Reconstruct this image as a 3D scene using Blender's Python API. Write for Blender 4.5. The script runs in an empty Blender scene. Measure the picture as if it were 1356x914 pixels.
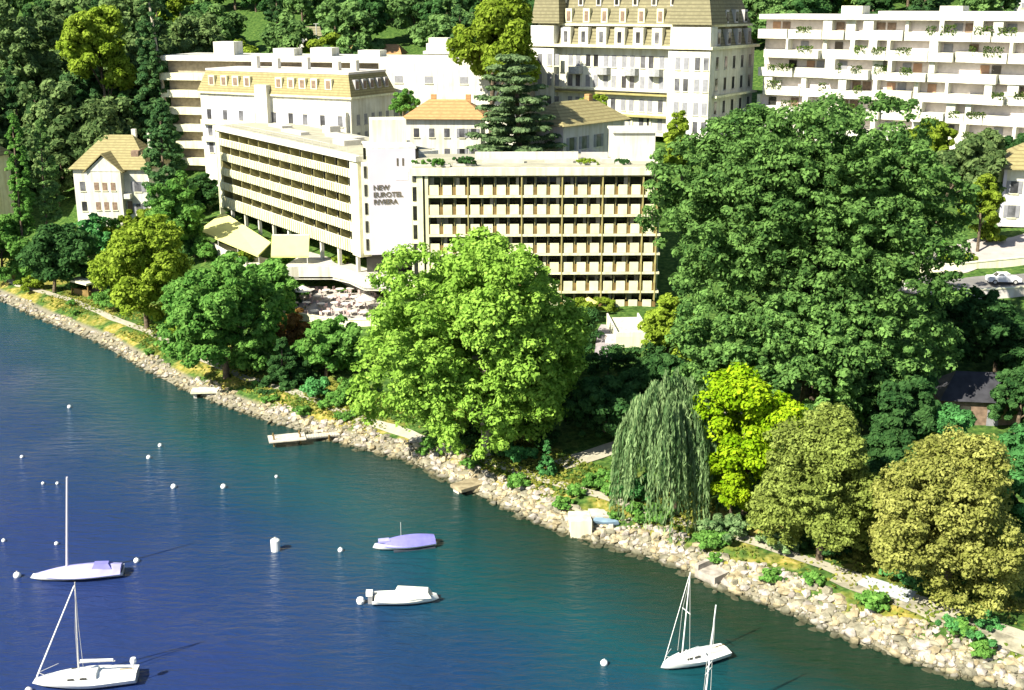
import bpy, math, random
import numpy as np
from mathutils import Vector, Matrix
random.seed(7); rng = np.random.default_rng(7)
scene = bpy.context.scene
COL = scene.collection
R = math.radians

# ------------------------------------------------------------------ camera
F_PX, PITCH, CAM_Z = 1577.0, R(16.0), 49.0
cd = bpy.data.cameras.new('camera'); cam = bpy.data.objects.new('camera', cd); COL.objects.link(cam)
cam.location = (0, 0, CAM_Z); cam.rotation_euler = (R(90) - PITCH, 0, 0)
cd.sensor_width = 36; cd.lens = 36 * F_PX / 1356; cd.clip_start = 1; cd.clip_end = 6000
scene.camera = cam

# ------------------------------------------------------------------ light
SUN_DIR = Vector((-.77 * math.cos(R(41)), -.64 * math.cos(R(41)), math.sin(R(41))))
world = bpy.data.worlds.new('World'); scene.world = world; world.use_nodes = True
wn = world.node_tree.nodes; wl = world.node_tree.links
bg = wn.get('Background') or wn.new('ShaderNodeBackground')
sky = wn.new('ShaderNodeTexSky'); sky.sky_type = 'NISHITA'; sky.sun_disc = False
sky.sun_elevation = R(41); sky.sun_rotation = math.atan2(-.77, -.64); sky.air_density = 1.0; sky.dust_density = .6
wl.new(sky.outputs[0], bg.inputs[0]); bg.inputs[1].default_value = .065
sl = bpy.data.lights.new('sun', 'SUN'); sl.energy = 5.0; sl.angle = R(.5); sl.color = (1, .95, .80)
so = bpy.data.objects.new('sun', sl); COL.objects.link(so)
so.rotation_euler = SUN_DIR.to_track_quat('Z', 'Y').to_euler()
vs = scene.view_settings
vs.view_transform = 'Standard'; vs.look = 'None'; vs.exposure = 1.3; vs.gamma = 1; vs.use_curve_mapping = False
scene.cycles.max_bounces = 5; scene.cycles.diffuse_bounces = 2; scene.cycles.glossy_bounces = 3
scene.cycles.transmission_bounces = 2; scene.cycles.transparent_max_bounces = 4
scene.cycles.use_denoising = True

# ------------------------------------------------------------------ picture <-> place
CP, SP = math.cos(PITCH), math.sin(PITCH)
def ray(u, v):
    a, b = (u - 678) / F_PX, (v - 457) / F_PX
    return np.array([a, CP - b * SP, -SP - b * CP])
def at_z(u, v, z):                       # point of the ray at height z
    r = ray(u, v); t = (z - CAM_Z) / r[2]
    return Vector((r[0] * t, r[1] * t, z))
def at_y(u, v, y):                       # point of the ray at distance y
    r = ray(u, v); t = y / r[1]
    return Vector((r[0] * t, y, CAM_Z + r[2] * t))
def pxm(p):                              # photo pixels per metre at a point
    return F_PX / (p[1] * CP + (CAM_Z - p[2]) * SP)

# ------------------------------------------------------------------ materials
MC = {}
def mat(name, col, rough=.8, var=.12, scale=1.5, bump=0., col2=None, spec=.3, metal=0., bscale=None, detail=4, lo=.35, hi=.65, rnd=0.):
    if name in MC: return MC[name]
    m = bpy.data.materials.new(name); m.use_nodes = True; MC[name] = m
    nt = m.node_tree; N = nt.nodes; Lk = nt.links; b = N['Principled BSDF']
    b.inputs['Roughness'].default_value = rough; b.inputs['Specular IOR Level'].default_value = spec
    b.inputs['Metallic'].default_value = metal
    tc = N.new('ShaderNodeNewGeometry')
    nz = N.new('ShaderNodeTexNoise'); nz.inputs['Scale'].default_value = scale; nz.inputs['Detail'].default_value = detail
    Lk.new(tc.outputs['Position'], nz.inputs['Vector'])
    rp = N.new('ShaderNodeValToRGB')
    c = np.array(col[:3])
    c2 = np.array(col2[:3]) if col2 is not None else c * (1 - 2 * var)
    rp.color_ramp.elements[0].position = lo; rp.color_ramp.elements[1].position = hi
    rp.color_ramp.elements[0].color = (*np.clip(c2, 0, 1), 1); rp.color_ramp.elements[1].color = (*np.clip(c, 0, 1), 1)
    Lk.new(nz.outputs[0], rp.inputs[0]); out = rp.outputs[0]
    if rnd:
        oi = N.new('ShaderNodeObjectInfo'); hs = N.new('ShaderNodeHueSaturation'); mr = N.new('ShaderNodeMapRange')
        mr.inputs[3].default_value = 1 - rnd; mr.inputs[4].default_value = 1 + rnd
        Lk.new(oi.outputs['Random'], mr.inputs[0]); Lk.new(mr.outputs[0], hs.inputs['Value']); Lk.new(out, hs.inputs['Color']); out = hs.outputs[0]
    Lk.new(out, b.inputs['Base Color'])
    if name in ('white_render', 'bright_white_render', 'cream_concrete', 'pinkish_plaster'):      # rain streaks running down the walls
        mp_ = N.new('ShaderNodeMapping'); mp_.inputs['Scale'].default_value = (1.6, 1.6, .12); Lk.new(tc.outputs['Position'], mp_.inputs['Vector'])
        n3 = N.new('ShaderNodeTexNoise'); n3.inputs['Scale'].default_value = 1.1; n3.inputs['Detail'].default_value = 6; Lk.new(mp_.outputs[0], n3.inputs['Vector'])
        r3 = N.new('ShaderNodeValToRGB'); r3.color_ramp.elements[0].position = .36; r3.color_ramp.elements[1].position = .56; r3.color_ramp.elements[0].color = (.84, .81, .73, 1); r3.color_ramp.elements[1].color = (1, 1, 1, 1); Lk.new(n3.outputs[0], r3.inputs[0])
        m3 = N.new('ShaderNodeMix'); m3.data_type = 'RGBA'; m3.blend_type = 'MULTIPLY'; m3.inputs[0].default_value = 1; Lk.new(out, m3.inputs[6]); Lk.new(r3.outputs[0], m3.inputs[7]); Lk.new(m3.outputs[2], b.inputs['Base Color'])
    if name.startswith('bank_stone'):                 # stones below the splash line are wet and weedy
        sz = N.new('ShaderNodeSeparateXYZ'); Lk.new(tc.outputs['Position'], sz.inputs[0]); ms_ = N.new('ShaderNodeMapRange'); ms_.inputs[1].default_value = .12; ms_.inputs[2].default_value = .42; Lk.new(sz.outputs[2], ms_.inputs[0])
        wm = N.new('ShaderNodeMix'); wm.data_type = 'RGBA'; Lk.new(ms_.outputs[0], wm.inputs[0]); wm.inputs[6].default_value = (.055, .055, .03, 1); Lk.new(out, wm.inputs[7]); Lk.new(wm.outputs[2], b.inputs['Base Color'])
    if bump:
        bp = N.new('ShaderNodeBump'); bp.inputs['Strength'].default_value = bump; bp.inputs['Distance'].default_value = .15
        n2 = N.new('ShaderNodeTexNoise'); n2.inputs['Scale'].default_value = bscale or scale * 6; n2.inputs['Detail'].default_value = 5
        Lk.new(tc.outputs['Position'], n2.inputs['Vector']); Lk.new(n2.outputs[0], bp.inputs['Height']); Lk.new(bp.outputs[0], b.inputs['Normal'])
    return m
def stripe_mat(name, col, col2, axis, freq, rough=.8):            # tiles or planks: stripes across one axis of the object
    if name in MC: return MC[name]
    m = mat(name, col, rough); nt = m.node_tree; N = nt.nodes; Lk = nt.links; b = N['Principled BSDF']
    tc = N.new('ShaderNodeTexCoord'); sx = N.new('ShaderNodeSeparateXYZ'); Lk.new(tc.outputs['Object'], sx.inputs[0])
    w = N.new('ShaderNodeMath'); w.operation = 'MULTIPLY'; w.inputs[1].default_value = freq; Lk.new(sx.outputs[axis], w.inputs[0])
    f = N.new('ShaderNodeMath'); f.operation = 'FRACT'; Lk.new(w.outputs[0], f.inputs[0])
    g = N.new('ShaderNodeMath'); g.operation = 'LESS_THAN'; g.inputs[1].default_value = .3; Lk.new(f.outputs[0], g.inputs[0])
    mx = N.new('ShaderNodeMix'); mx.data_type = 'RGBA'; Lk.new(g.outputs[0], mx.inputs[0])
    src = b.inputs['Base Color'].links[0].from_socket
    Lk.new(src, mx.inputs[6]); mx.inputs[7].default_value = (*col2, 1); Lk.new(mx.outputs[2], b.inputs['Base Color'])
    return m
def leafmat(name, ca, cb, transl=.4):
    if name in MC: return MC[name]
    m = bpy.data.materials.new(name); m.use_nodes = True; MC[name] = m
    nt = m.node_tree; N = nt.nodes; Lk = nt.links
    N.remove(N['Principled BSDF']); out = N['Material Output']
    at = N.new('ShaderNodeAttribute'); at.attribute_name = 'tone'
    rp = N.new('ShaderNodeValToRGB'); rp.color_ramp.elements[0].color = (*ca, 1); rp.color_ramp.elements[1].color = (*cb, 1)
    Lk.new(at.outputs['Fac'], rp.inputs[0])
    oi = N.new('ShaderNodeObjectInfo'); hs = N.new('ShaderNodeHueSaturation'); mr = N.new('ShaderNodeMapRange')
    mr.inputs[3].default_value = .85; mr.inputs[4].default_value = 1.15; Lk.new(oi.outputs['Random'], mr.inputs[0]); Lk.new(mr.outputs[0], hs.inputs['Value'])
    Lk.new(rp.outputs[0], hs.inputs['Color'])
    d = N.new('ShaderNodeBsdfDiffuse'); t = N.new('ShaderNodeBsdfTranslucent'); mx = N.new('ShaderNodeMixShader'); mx.inputs[0].default_value = transl
    Lk.new(hs.outputs[0], d.inputs[0]); Lk.new(hs.outputs[0], t.inputs[0]); Lk.new(d.outputs[0], mx.inputs[1]); Lk.new(t.outputs[0], mx.inputs[2])
    Lk.new(mx.outputs[0], out.inputs[0])
    return m
def glass_mat(name, col, rough=.12):
    return mat(name, col, rough, .3, .8, spec=.6, rnd=.6)

WHITE = mat('white_render', (.68, .665, .50), .85, .05, .6, .15, bscale=9)
WHITE2 = mat('bright_white_render', (.68, .665, .58), .85, .10, .45)
CREAM = mat('cream_concrete', (.74, .72, .50), .85, .08, .7)
LAV = mat('pale_lavender_panel', (.53, .50, .57), .7, .03, .3)
PINK = mat('pinkish_plaster', (.62, .57, .55), .85, .06, .6)
GREYW = mat('grey_plaster', (.45, .43, .42), .85, .1, .8)
SHUT = mat('sun_blind', (.76, .75, .47), .8, .10, 1., rnd=.13)
BROWN = mat('brown_timber', (.23, .15, .05), .7, .2, 1.)
OLIVEF = mat('olive_metal', (.38, .33, .13), .6, .15, 1.)
DARKW = glass_mat('dark_window_glass', (.035, .035, .03))
GREYG = glass_mat('grey_window_glass', (.12, .12, .13))
SHGREY = mat('grey_shutter', (.25, .25, .27), .7, .1, 2.)
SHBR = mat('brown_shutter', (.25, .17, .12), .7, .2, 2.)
FLATROOF = mat('gravel_roof', (.38, .36, .27), .95, .12, .5, .3, bscale=8)
OCHRE = stripe_mat('ochre_roof_tiles', (.30, .26, .12), (.19, .155, .07), 2, 2.2)
ORANGE = stripe_mat('orange_roof_tiles', (.46, .26, .11), (.34, .17, .07), 2, 2.2)
TAN = stripe_mat('tan_slate_roof', (.215, .195, .11), (.12, .105, .06), 2, 1.6)
DARKROOF = mat('dark_roof', (.045, .045, .055), .7, .2, 1.2)
CONC = mat('concrete', (.52, .49, .43), .9, .12, .8, .3)
STONE = mat('bank_stone', (.66, .60, .50), .9, .5, .9, .4, col2=(.36, .32, .26), rnd=.22)
BARK = mat('bark', (.16, .12, .08), .95, .3, 3., .5)
PALEBARK = mat('pale_bark', (.42, .38, .28), .95, .3, 2., .3)
GEL = mat('white_gelcoat', (.82, .81, .77), .35, .03, 2., spec=.5)
METAL = mat('mast_aluminium', (.62, .60, .56), .4, .05, 2., metal=.3)
BLUEC = mat('lavender_boat_cover', (.19, .18, .50), .75, .08, 1.5)
PALEC = mat('pale_lavender_cover', (.36, .34, .64), .75, .08, 1.5)
AWN = mat('yellow_awning', (.66, .63, .23), .8, .04, 1.)
PATH = mat('pale_path_gravel', (.38, .35, .27), .95, .1, 1.2, .3, bscale=10)
ASPH = mat('road_asphalt', (.20, .19, .18), .95, .12, .7, .2, bscale=12)
TABLE = mat('white_table', (.60, .56, .50), .6, .03, 2)
CHAIR = mat('rose_chair', (.50, .36, .34), .6, .1, 2, rnd=.3)
SIGNDK = mat('dark_sign_paint', (.10, .085, .06), .6, .1, 3)
HULLDK = mat('antifouling', (.05, .06, .08), .5, .1, 2)

# ------------------------------------------------------------------ mesh helpers
def link(o, parent=None):
    COL.objects.link(o)
    if parent is not None: o.parent = parent
    return o
class MB:
    def __init__(s, M=None): s.v = []; s.f = []; s.M = M
    def add(s, vs_, fs):
        n = len(s.v)
        s.v += [tuple(s.M @ Vector(p)) if s.M is not None else tuple(p) for p in vs_]
        s.f += [tuple(i + n for i in f) for f in fs]; return s
    def box(s, x0, x1, y0, y1, z0, z1):
        return s.add([(x0, y0, z0), (x1, y0, z0), (x1, y1, z0), (x0, y1, z0), (x0, y0, z1), (x1, y0, z1), (x1, y1, z1), (x0, y1, z1)],
                     [(0, 3, 2, 1), (4, 5, 6, 7), (0, 1, 5, 4), (1, 2, 6, 5), (2, 3, 7, 6), (3, 0, 4, 7)])
    def prism(s, poly, z0, z1):
        n = len(poly); vs_ = [(x, y, z0) for x, y in poly] + [(x, y, z1) for x, y in poly]
        return s.add(vs_, [tuple(range(n))[::-1], tuple(range(n, 2 * n))] + [(i, (i + 1) % n, n + (i + 1) % n, n + i) for i in range(n)])
    def frustum(s, a, b, z0, z1):          # a,b: (x0,x1,y0,y1)
        vs_ = [(a[0], a[2], z0), (a[1], a[2], z0), (a[1], a[3], z0), (a[0], a[3], z0), (b[0], b[2], z1), (b[1], b[2], z1), (b[1], b[3], z1), (b[0], b[3], z1)]
        return s.add(vs_, [(0, 3, 2, 1), (4, 5, 6, 7), (0, 1, 5, 4), (1, 2, 6, 5), (2, 3, 7, 6), (3, 0, 4, 7)])
    def gable(s, x0, x1, y0, y1, z0, z1, axis='x', hip=0.):
        if axis == 'x': r = [(x0 + hip, (y0 + y1) / 2, z1), (x1 - hip, (y0 + y1) / 2, z1)]; fs = [(0, 1, 5, 4), (2, 3, 4, 5), (1, 2, 5), (3, 0, 4), (0, 3, 2, 1)]
        else: r = [((x0 + x1) / 2, y0 + hip, z1), ((x0 + x1) / 2, y1 - hip, z1)]; fs = [(1, 2, 5, 4), (3, 0, 4, 5), (0, 1, 4), (2, 3, 5), (0, 3, 2, 1)]
        return s.add([(x0, y0, z0), (x1, y0, z0), (x1, y1, z0), (x0, y1, z0)] + r, fs)
    def tube(s, pts, rad, n=6):
        pts = [Vector(p) for p in pts]; rad = rad if hasattr(rad, '__len__') else [rad] * len(pts); vs_ = []
        for i, p in enumerate(pts):
            d = (pts[min(i + 1, len(pts) - 1)] - pts[max(i - 1, 0)]).normalized()
            a = d.orthogonal().normalized() if i == 0 else (a - d * a.dot(d)).normalized(); b = d.cross(a)
            vs_ += [tuple(p + (a * math.cos(t) + b * math.sin(t)) * rad[i]) for t in [2 * math.pi * k / n for k in range(n)]]
        fs = [(i * n + k, i * n + (k + 1) % n, (i + 1) * n + (k + 1) % n, (i + 1) * n + k) for i in range(len(pts) - 1) for k in range(n)]
        fs += [tuple(range(n))[::-1], tuple(range((len(pts) - 1) * n, len(pts) * n))]
        return s.add(vs_, fs)
    def lathe(s, prof, n=12, c=(0, 0, 0)):
        vs_ = [(c[0] + r * math.cos(2 * math.pi * k / n), c[1] + r * math.sin(2 * math.pi * k / n), c[2] + z) for r, z in prof for k in range(n)]
        fs = [(i * n + k, i * n + (k + 1) % n, (i + 1) * n + (k + 1) % n, (i + 1) * n + k) for i in range(len(prof) - 1) for k in range(n)]
        fs += [tuple(range(n))[::-1], tuple(range((len(prof) - 1) * n, len(prof) * n))]
        return s.add(vs_, fs)
    def build(s, name, m, parent=None, smooth=False, **props):
        me = bpy.data.meshes.new(name); me.from_pydata(s.v, [], s.f); me.materials.append(m); me.validate()
        if smooth: me.polygons.foreach_set('use_smooth', [True] * len(me.polygons))
        o = bpy.data.objects.new(name, me); link(o, parent)
        for k, x in props.items(): o[k] = x
        return o
def bx(name, m, parent, *d, M=None, **props): return MB(M).box(*d).build(name, m, parent, **props)
def tag(o, label=None, cat=None, group=None, kind=None):
    if label: o['label'] = label
    if cat: o['category'] = cat
    if group: o['group'] = group
    if kind: o['kind'] = kind
    return o
def thing(name, label, cat, loc=(0, 0, 0), rz=0, group=None):
    o = bpy.data.objects.new(name, None); o.empty_display_size = .5; link(o); o.location = loc; o.rotation_euler = (0, 0, rz)
    return tag(o, label, cat, group)
def kids(o): return KIDS(o)
def KIDS(o): return [c for c in COL.objects if c.parent == o]
def dup(root, tree_, loc, rz=0, scale=None, label=None, group=None):      # tree_: list of (child, [grandchildren])
    r = root.copy(); COL.objects.link(r); r.location = loc; r.rotation_euler = (0, 0, rz)
    if scale is not None: r.scale = scale if hasattr(scale, '__len__') else (scale,) * 3
    if label: r['label'] = label
    if group: r['group'] = group
    for c, gs in tree_:
        c2 = c.copy(); COL.objects.link(c2); c2.parent = r
        for g in gs: g2 = g.copy(); COL.objects.link(g2); g2.parent = c2
    return r
def rootM(o): return Matrix.Translation(o.location) @ Matrix.Rotation(o.rotation_euler[2], 4, 'Z')

# ------------------------------------------------------------------ terrain
WL = [(0, 398), (60, 426), (130, 454), (190, 489), (250, 520), (330, 550), (400, 572), (460, 590), (540, 611), (600, 640), (650, 664), (700, 688), (760, 712), (830, 730), (890, 748), (945, 778), (1000, 796), (1060, 820), (1130, 850), (1200, 876), (1290, 902), (1356, 918)]
SH = np.array([[-420, 520], [-240, 330], [-150, 258]] + [list(at_z(u, v, 0))[:2] for u, v in WL] + [[52, 66], [75, 40], [110, -10], [200, -120]])
def shore_s(x, y):
    x = np.atleast_1d(np.asarray(x, float)); y = np.atleast_1d(np.asarray(y, float))
    best = np.full(x.shape, 1e9); sg = np.ones(x.shape)
    for (ax, ay), (bx_, by) in zip(SH[:-1], SH[1:]):
        dx, dy = bx_ - ax, by - ay; L2 = dx * dx + dy * dy
        t = np.clip(((x - ax) * dx + (y - ay) * dy) / L2, 0, 1)
        d = np.hypot(x - ax - t * dx, y - ay - t * dy); cr = dx * (y - ay) - dy * (x - ax)
        m = d < best; best = np.where(m, d, best); sg = np.where(m, np.sign(cr), sg)
    return best * sg
CTRL = [(-50, 200, 7.6), (-22, 173, 7.6), (0, 167, 7.6), (30, 167, 7.6), (-40, 214, 9), (0, 186, 10), (30, 186, 12),
        (-78, 226, 8), (-110, 240, 9), (-140, 300, 18), (-60, 238, 14), (-50, 226, 13), (-25, 222, 14), (-15, 205, 16), (20, 207, 18),
        (5, 235, 24), (40, 232, 25), (60, 215, 21), (100, 215, 22), (45, 200, 18), (58, 150, 12.5), (75, 150, 13), (68, 172, 16),
        (52, 128, 6), (30, 122, 4), (75, 110, 5), (5, 138, 5), (20, 150, 6.4), (-5, 150, 6), (40, 143, 8),
        (0, 300, 39), (-60, 300, 36), (-120, 330, 36), (80, 300, 42), (0, 360, 50), (150, 340, 50), (-150, 400, 54), (0, 450, 66), (200, 250, 34), (200, 450, 70),
        (0, 700, 150), (300, 700, 150), (-300, 700, 140), (0, 1100, 280), (-400, 1100, 280), (400, 1100, 280), (-300, 420, 30), (400, 300, 50), (200, 100, 12), (120, 120, 10), (-180, 300, 14),
        (-95, 222, 3.5), (-60, 190, 3), (-30, 158, 3), (0, 128, 2.8), (25, 106, 2.6), (45, 90, 2.4), (70, 75, 2.4)]
CT = np.array(CTRL, float)
def tps_k(r2): return np.where(r2 > 0, r2 * np.log(np.maximum(r2, 1e-9)) * .5, 0)
_S = 100.
_P = CT[:, :2] / _S; _n = len(_P)
_K = tps_k(((_P[:, None] - _P[None]) ** 2).sum(-1)) + np.eye(_n) * .002
_A = np.zeros((_n + 3, _n + 3)); _A[:_n, :_n] = _K; _A[:_n, _n] = 1; _A[:_n, _n + 1:] = _P; _A[_n, :_n] = 1; _A[_n + 1:, :_n] = _P.T
_W = np.linalg.solve(_A, np.r_[CT[:, 2], 0, 0, 0])
def tps(x, y):
    x = np.asarray(x, float) / _S; y = np.asarray(y, float) / _S
    r = np.full(x.shape, _W[_n]) + _W[_n + 1] * x + _W[_n + 2] * y
    for i in range(_n): r = r + _W[i] * tps_k((x - _P[i, 0]) ** 2 + (y - _P[i, 1]) ** 2)
    return r
GX = np.r_[np.arange(-900, -125, 25), np.arange(-125, 125, 1.5), np.arange(125, 901, 25)]
GY = np.r_[np.arange(-150, 60, 15), np.arange(60, 290, 1.5), np.arange(290, 1500, 18)]
XX, YY = np.meshgrid(GX, GY)
SS = shore_s(XX.ravel(), YY.ravel()).reshape(XX.shape)
def profile(s, t):
    w = np.clip((s - 5) / 14, 0, 1); w = w * w * (3 - 2 * w)
    bank = np.where(s < 4, s / 4 * 1.9, 1.9 + .05 * (s - 4))
    z = (1 - w) * bank + w * np.maximum(t, 1.9)
    return np.where(s < 0, np.maximum(s * .55, -8), z)
ZZ = profile(SS, tps(XX, YY))
ZZ += np.where(SS > 5, .12 * np.sin(XX * .7 + 2 * np.sin(YY * .31)) * np.cos(YY * .57), 0)
def T(x, y):
    i = int(np.clip(np.searchsorted(GX, x) - 1, 0, len(GX) - 2)); j = int(np.clip(np.searchsorted(GY, y) - 1, 0, len(GY) - 2))
    a = (x - GX[i]) / (GX[i + 1] - GX[i]); b = (y - GY[j]) / (GY[j + 1] - GY[j])
    return float((ZZ[j, i] * (1 - a) + ZZ[j, i + 1] * a) * (1 - b) + (ZZ[j + 1, i] * (1 - a) + ZZ[j + 1, i + 1] * a) * b)
def G(u, v):                              # where the ray meets the ground
    r = ray(u, v); t = 60.
    while t < 1500:
        x, y, z = r[0] * t, r[1] * t, CAM_Z + r[2] * t
        if z <= max(T(x, y), 0): return Vector((x, y, max(T(x, y), 0)))
        t += .5
    return Vector((r[0] * 400, r[1] * 400, T(r[0] * 400, r[1] * 400)))
def gz(x, y): return Vector((x, y, T(x, y)))
def grid_mesh(name, X, Y, Z, m, attr=None):
    nj, ni = X.shape; me = bpy.data.meshes.new(name)
    V = np.stack([X.ravel(), Y.ravel(), Z.ravel()], -1)
    j, i = np.meshgrid(np.arange(nj - 1), np.arange(ni - 1), indexing='ij'); a = (j * ni + i).ravel()
    Fq = np.stack([a, a + 1, a + ni + 1, a + ni], -1)
    me.vertices.add(len(V)); me.vertices.foreach_set('co', V.ravel())
    me.loops.add(Fq.size); me.loops.foreach_set('vertex_index', Fq.ravel())
    me.polygons.add(len(Fq)); me.polygons.foreach_set('loop_start', np.arange(0, Fq.size, 4)); me.polygons.foreach_set('use_smooth', np.ones(len(Fq), bool))
    me.update(calc_edges=True); me.materials.append(m)
    if attr is not None:
        at = me.attributes.new('shore', 'FLOAT', 'POINT'); at.data.foreach_set('value', attr.ravel().astype(np.float32))
    o = bpy.data.objects.new(name, me); link(o); return o
def ground_mat():
    m = bpy.data.materials.new('ground'); m.use_nodes = True; nt = m.node_tree; N = nt.nodes; Lk = nt.links; b = N['Principled BSDF']
    b.inputs['Roughness'].default_value = .95; b.inputs['Specular IOR Level'].default_value = .1
    g = N.new('ShaderNodeNewGeometry')
    def noise(sc, de=5):
        n = N.new('ShaderNodeTexNoise'); n.inputs['Scale'].default_value = sc; n.inputs['Detail'].default_value = de; Lk.new(g.outputs['Position'], n.inputs['Vector']); return n
    def ramp(src, stops):
        r = N.new('ShaderNodeValToRGB'); cr = r.color_ramp
        while len(cr.elements) < len(stops): cr.elements.new(.5)
        for e, (p, c) in zip(cr.elements, stops): e.position = p; e.color = (*c, 1) if len(c) == 3 else c
        Lk.new(src, r.inputs[0]); return r
    n1, n2, n3 = noise(.25), noise(1.6, 8), noise(.09)
    grass = ramp(n2.outputs[0], [(.3, (.02, .045, .01)), (.5, (.05, .105, .02)), (.7, (.11, .17, .035))])
    ochre = ramp(n2.outputs[0], [(.3, (.10, .13, .02)), (.5, (.26, .22, .045)), (.72, (.42, .33, .12))])
    soil = ramp(n1.outputs[0], [(.46, (0, 0, 0)), (.6, (1, 1, 1))])
    at = N.new('ShaderNodeAttribute'); at.attribute_name = 'shore'
    bank = N.new('ShaderNodeMapRange'); bank.inputs[1].default_value = 9; bank.inputs[2].default_value = 14; bank.inputs[3].default_value = 1; bank.inputs[4].default_value = 0
    Lk.new(at.outputs['Fac'], bank.inputs[0])
    mu = N.new('ShaderNodeMath'); mu.operation = 'MULTIPLY'; Lk.new(bank.outputs[0], mu.inputs[0]); Lk.new(soil.outputs[0], mu.inputs[1])
    mx = N.new('ShaderNodeMix'); mx.data_type = 'RGBA'; Lk.new(mu.outputs[0], mx.inputs[0]); Lk.new(grass.outputs[0], mx.inputs[6]); Lk.new(ochre.outputs[0], mx.inputs[7])
    wet = N.new('ShaderNodeMapRange'); wet.inputs[1].default_value = 1.7; wet.inputs[2].default_value = 2.3; wet.inputs[3].default_value = 1; wet.inputs[4].default_value = 0
    Lk.new(at.outputs['Fac'], wet.inputs[0])
    m2 = N.new('ShaderNodeMix'); m2.data_type = 'RGBA'; Lk.new(wet.outputs[0], m2.inputs[0]); Lk.new(mx.outputs[2], m2.inputs[6]); m2.inputs[7].default_value = (.20, .18, .13, 1)
    Lk.new(m2.outputs[2], b.inputs['Base Color'])
    bp = N.new('ShaderNodeBump'); bp.inputs['Strength'].default_value = .8; bp.inputs['Distance'].default_value = .3; Lk.new(n2.outputs[0], bp.inputs['Height']); Lk.new(bp.outputs[0], b.inputs['Normal'])
    return m
tag(grid_mesh('ground', XX, YY, ZZ, ground_mat(), SS), kind='structure')

# ------------------------------------------------------------------ lake
def water_mat():
    m = bpy.data.materials.new('lake_water'); m.use_nodes = True; nt = m.node_tree; N = nt.nodes; Lk = nt.links; b = N['Principled BSDF']
    b.inputs['Roughness'].default_value = .06; b.inputs['IOR'].default_value = 1.33; b.inputs['Specular IOR Level'].default_value = .5
    at = N.new('ShaderNodeAttribute'); at.attribute_name = 'shore'; g = N.new('ShaderNodeNewGeometry')
    n = N.new('ShaderNodeTexNoise'); n.inputs['Scale'].default_value = .05; n.inputs['Detail'].default_value = 4; Lk.new(g.outputs['Position'], n.inputs['Vector'])
    ad = N.new('ShaderNodeMath'); ad.operation = 'MULTIPLY_ADD'; ad.inputs[1].default_value = 14; Lk.new(n.outputs[0], ad.inputs[0]); Lk.new(at.outputs['Fac'], ad.inputs[2])
    mr = N.new('ShaderNodeMapRange'); mr.inputs[1].default_value = -34; mr.inputs[2].default_value = 8
    sx = N.new('ShaderNodeSeparateXYZ'); Lk.new(g.outputs['Position'], sx.inputs[0]); a2 = N.new('ShaderNodeMath'); a2.operation = 'MULTIPLY_ADD'; a2.inputs[1].default_value = .13; Lk.new(sx.outputs[0], a2.inputs[0]); Lk.new(ad.outputs[0], a2.inputs[2]); Lk.new(a2.outputs[0], mr.inputs[0])
    rp = N.new('ShaderNodeValToRGB'); cr = rp.color_ramp
    for _ in range(2): cr.elements.new(.5)
    for e, (p, c) in zip(cr.elements, [(.0, (.013, .028, .108)), (.36, (.007, .031, .088)), (.66, (.004, .048, .060)), (.95, (.008, .026, .014))]): e.position = p; e.color = (*c, 1)
    Lk.new(mr.outputs[0], rp.inputs[0]); Lk.new(rp.outputs[0], b.inputs['Base Color'])
    n5 = N.new('ShaderNodeTexNoise'); n5.inputs['Scale'].default_value = .035; n5.inputs['Detail'].default_value = 5; Lk.new(g.outputs['Position'], n5.inputs['Vector'])
    m5 = N.new('ShaderNodeMapRange'); m5.inputs[1].default_value = .4; m5.inputs[2].default_value = .62; m5.inputs[3].default_value = .03; m5.inputs[4].default_value = .16; Lk.new(n5.outputs[0], m5.inputs[0]); Lk.new(m5.outputs[0], b.inputs['Roughness'])
    # wind ripples: stretched noise in two scales
    mp = N.new('ShaderNodeMapping'); mp.inputs['Rotation'].default_value = (0, 0, R(28)); mp.inputs['Scale'].default_value = (.42, 1.25, 1); Lk.new(g.outputs['Position'], mp.inputs['Vector'])
    a = N.new('ShaderNodeTexNoise'); a.inputs['Scale'].default_value = 1.0; a.inputs['Detail'].default_value = 6; a.inputs['Roughness'].default_value = .62; a.inputs['Distortion'].default_value = .4; Lk.new(mp.outputs[0], a.inputs['Vector'])
    bp = N.new('ShaderNodeBump'); bp.inputs['Strength'].default_value = 1.; bp.inputs['Distance'].default_value = .27; Lk.new(a.outputs[0], bp.inputs['Height']); Lk.new(bp.outputs[0], b.inputs['Normal'])
    return m
wx = np.r_[np.arange(-900, -125, 25), np.arange(-125, 125, 3), np.arange(125, 901, 25)]; wy = np.r_[np.arange(-300, 30, 20), np.arange(30, 260, 3), np.arange(260, 900, 25)]
WX, WY = np.meshgrid(wx, wy); WS = shore_s(WX.ravel(), WY.ravel()).reshape(WX.shape)
tag(grid_mesh('water', WX, WY, WX * 0, water_mat(), WS), kind='structure')

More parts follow.
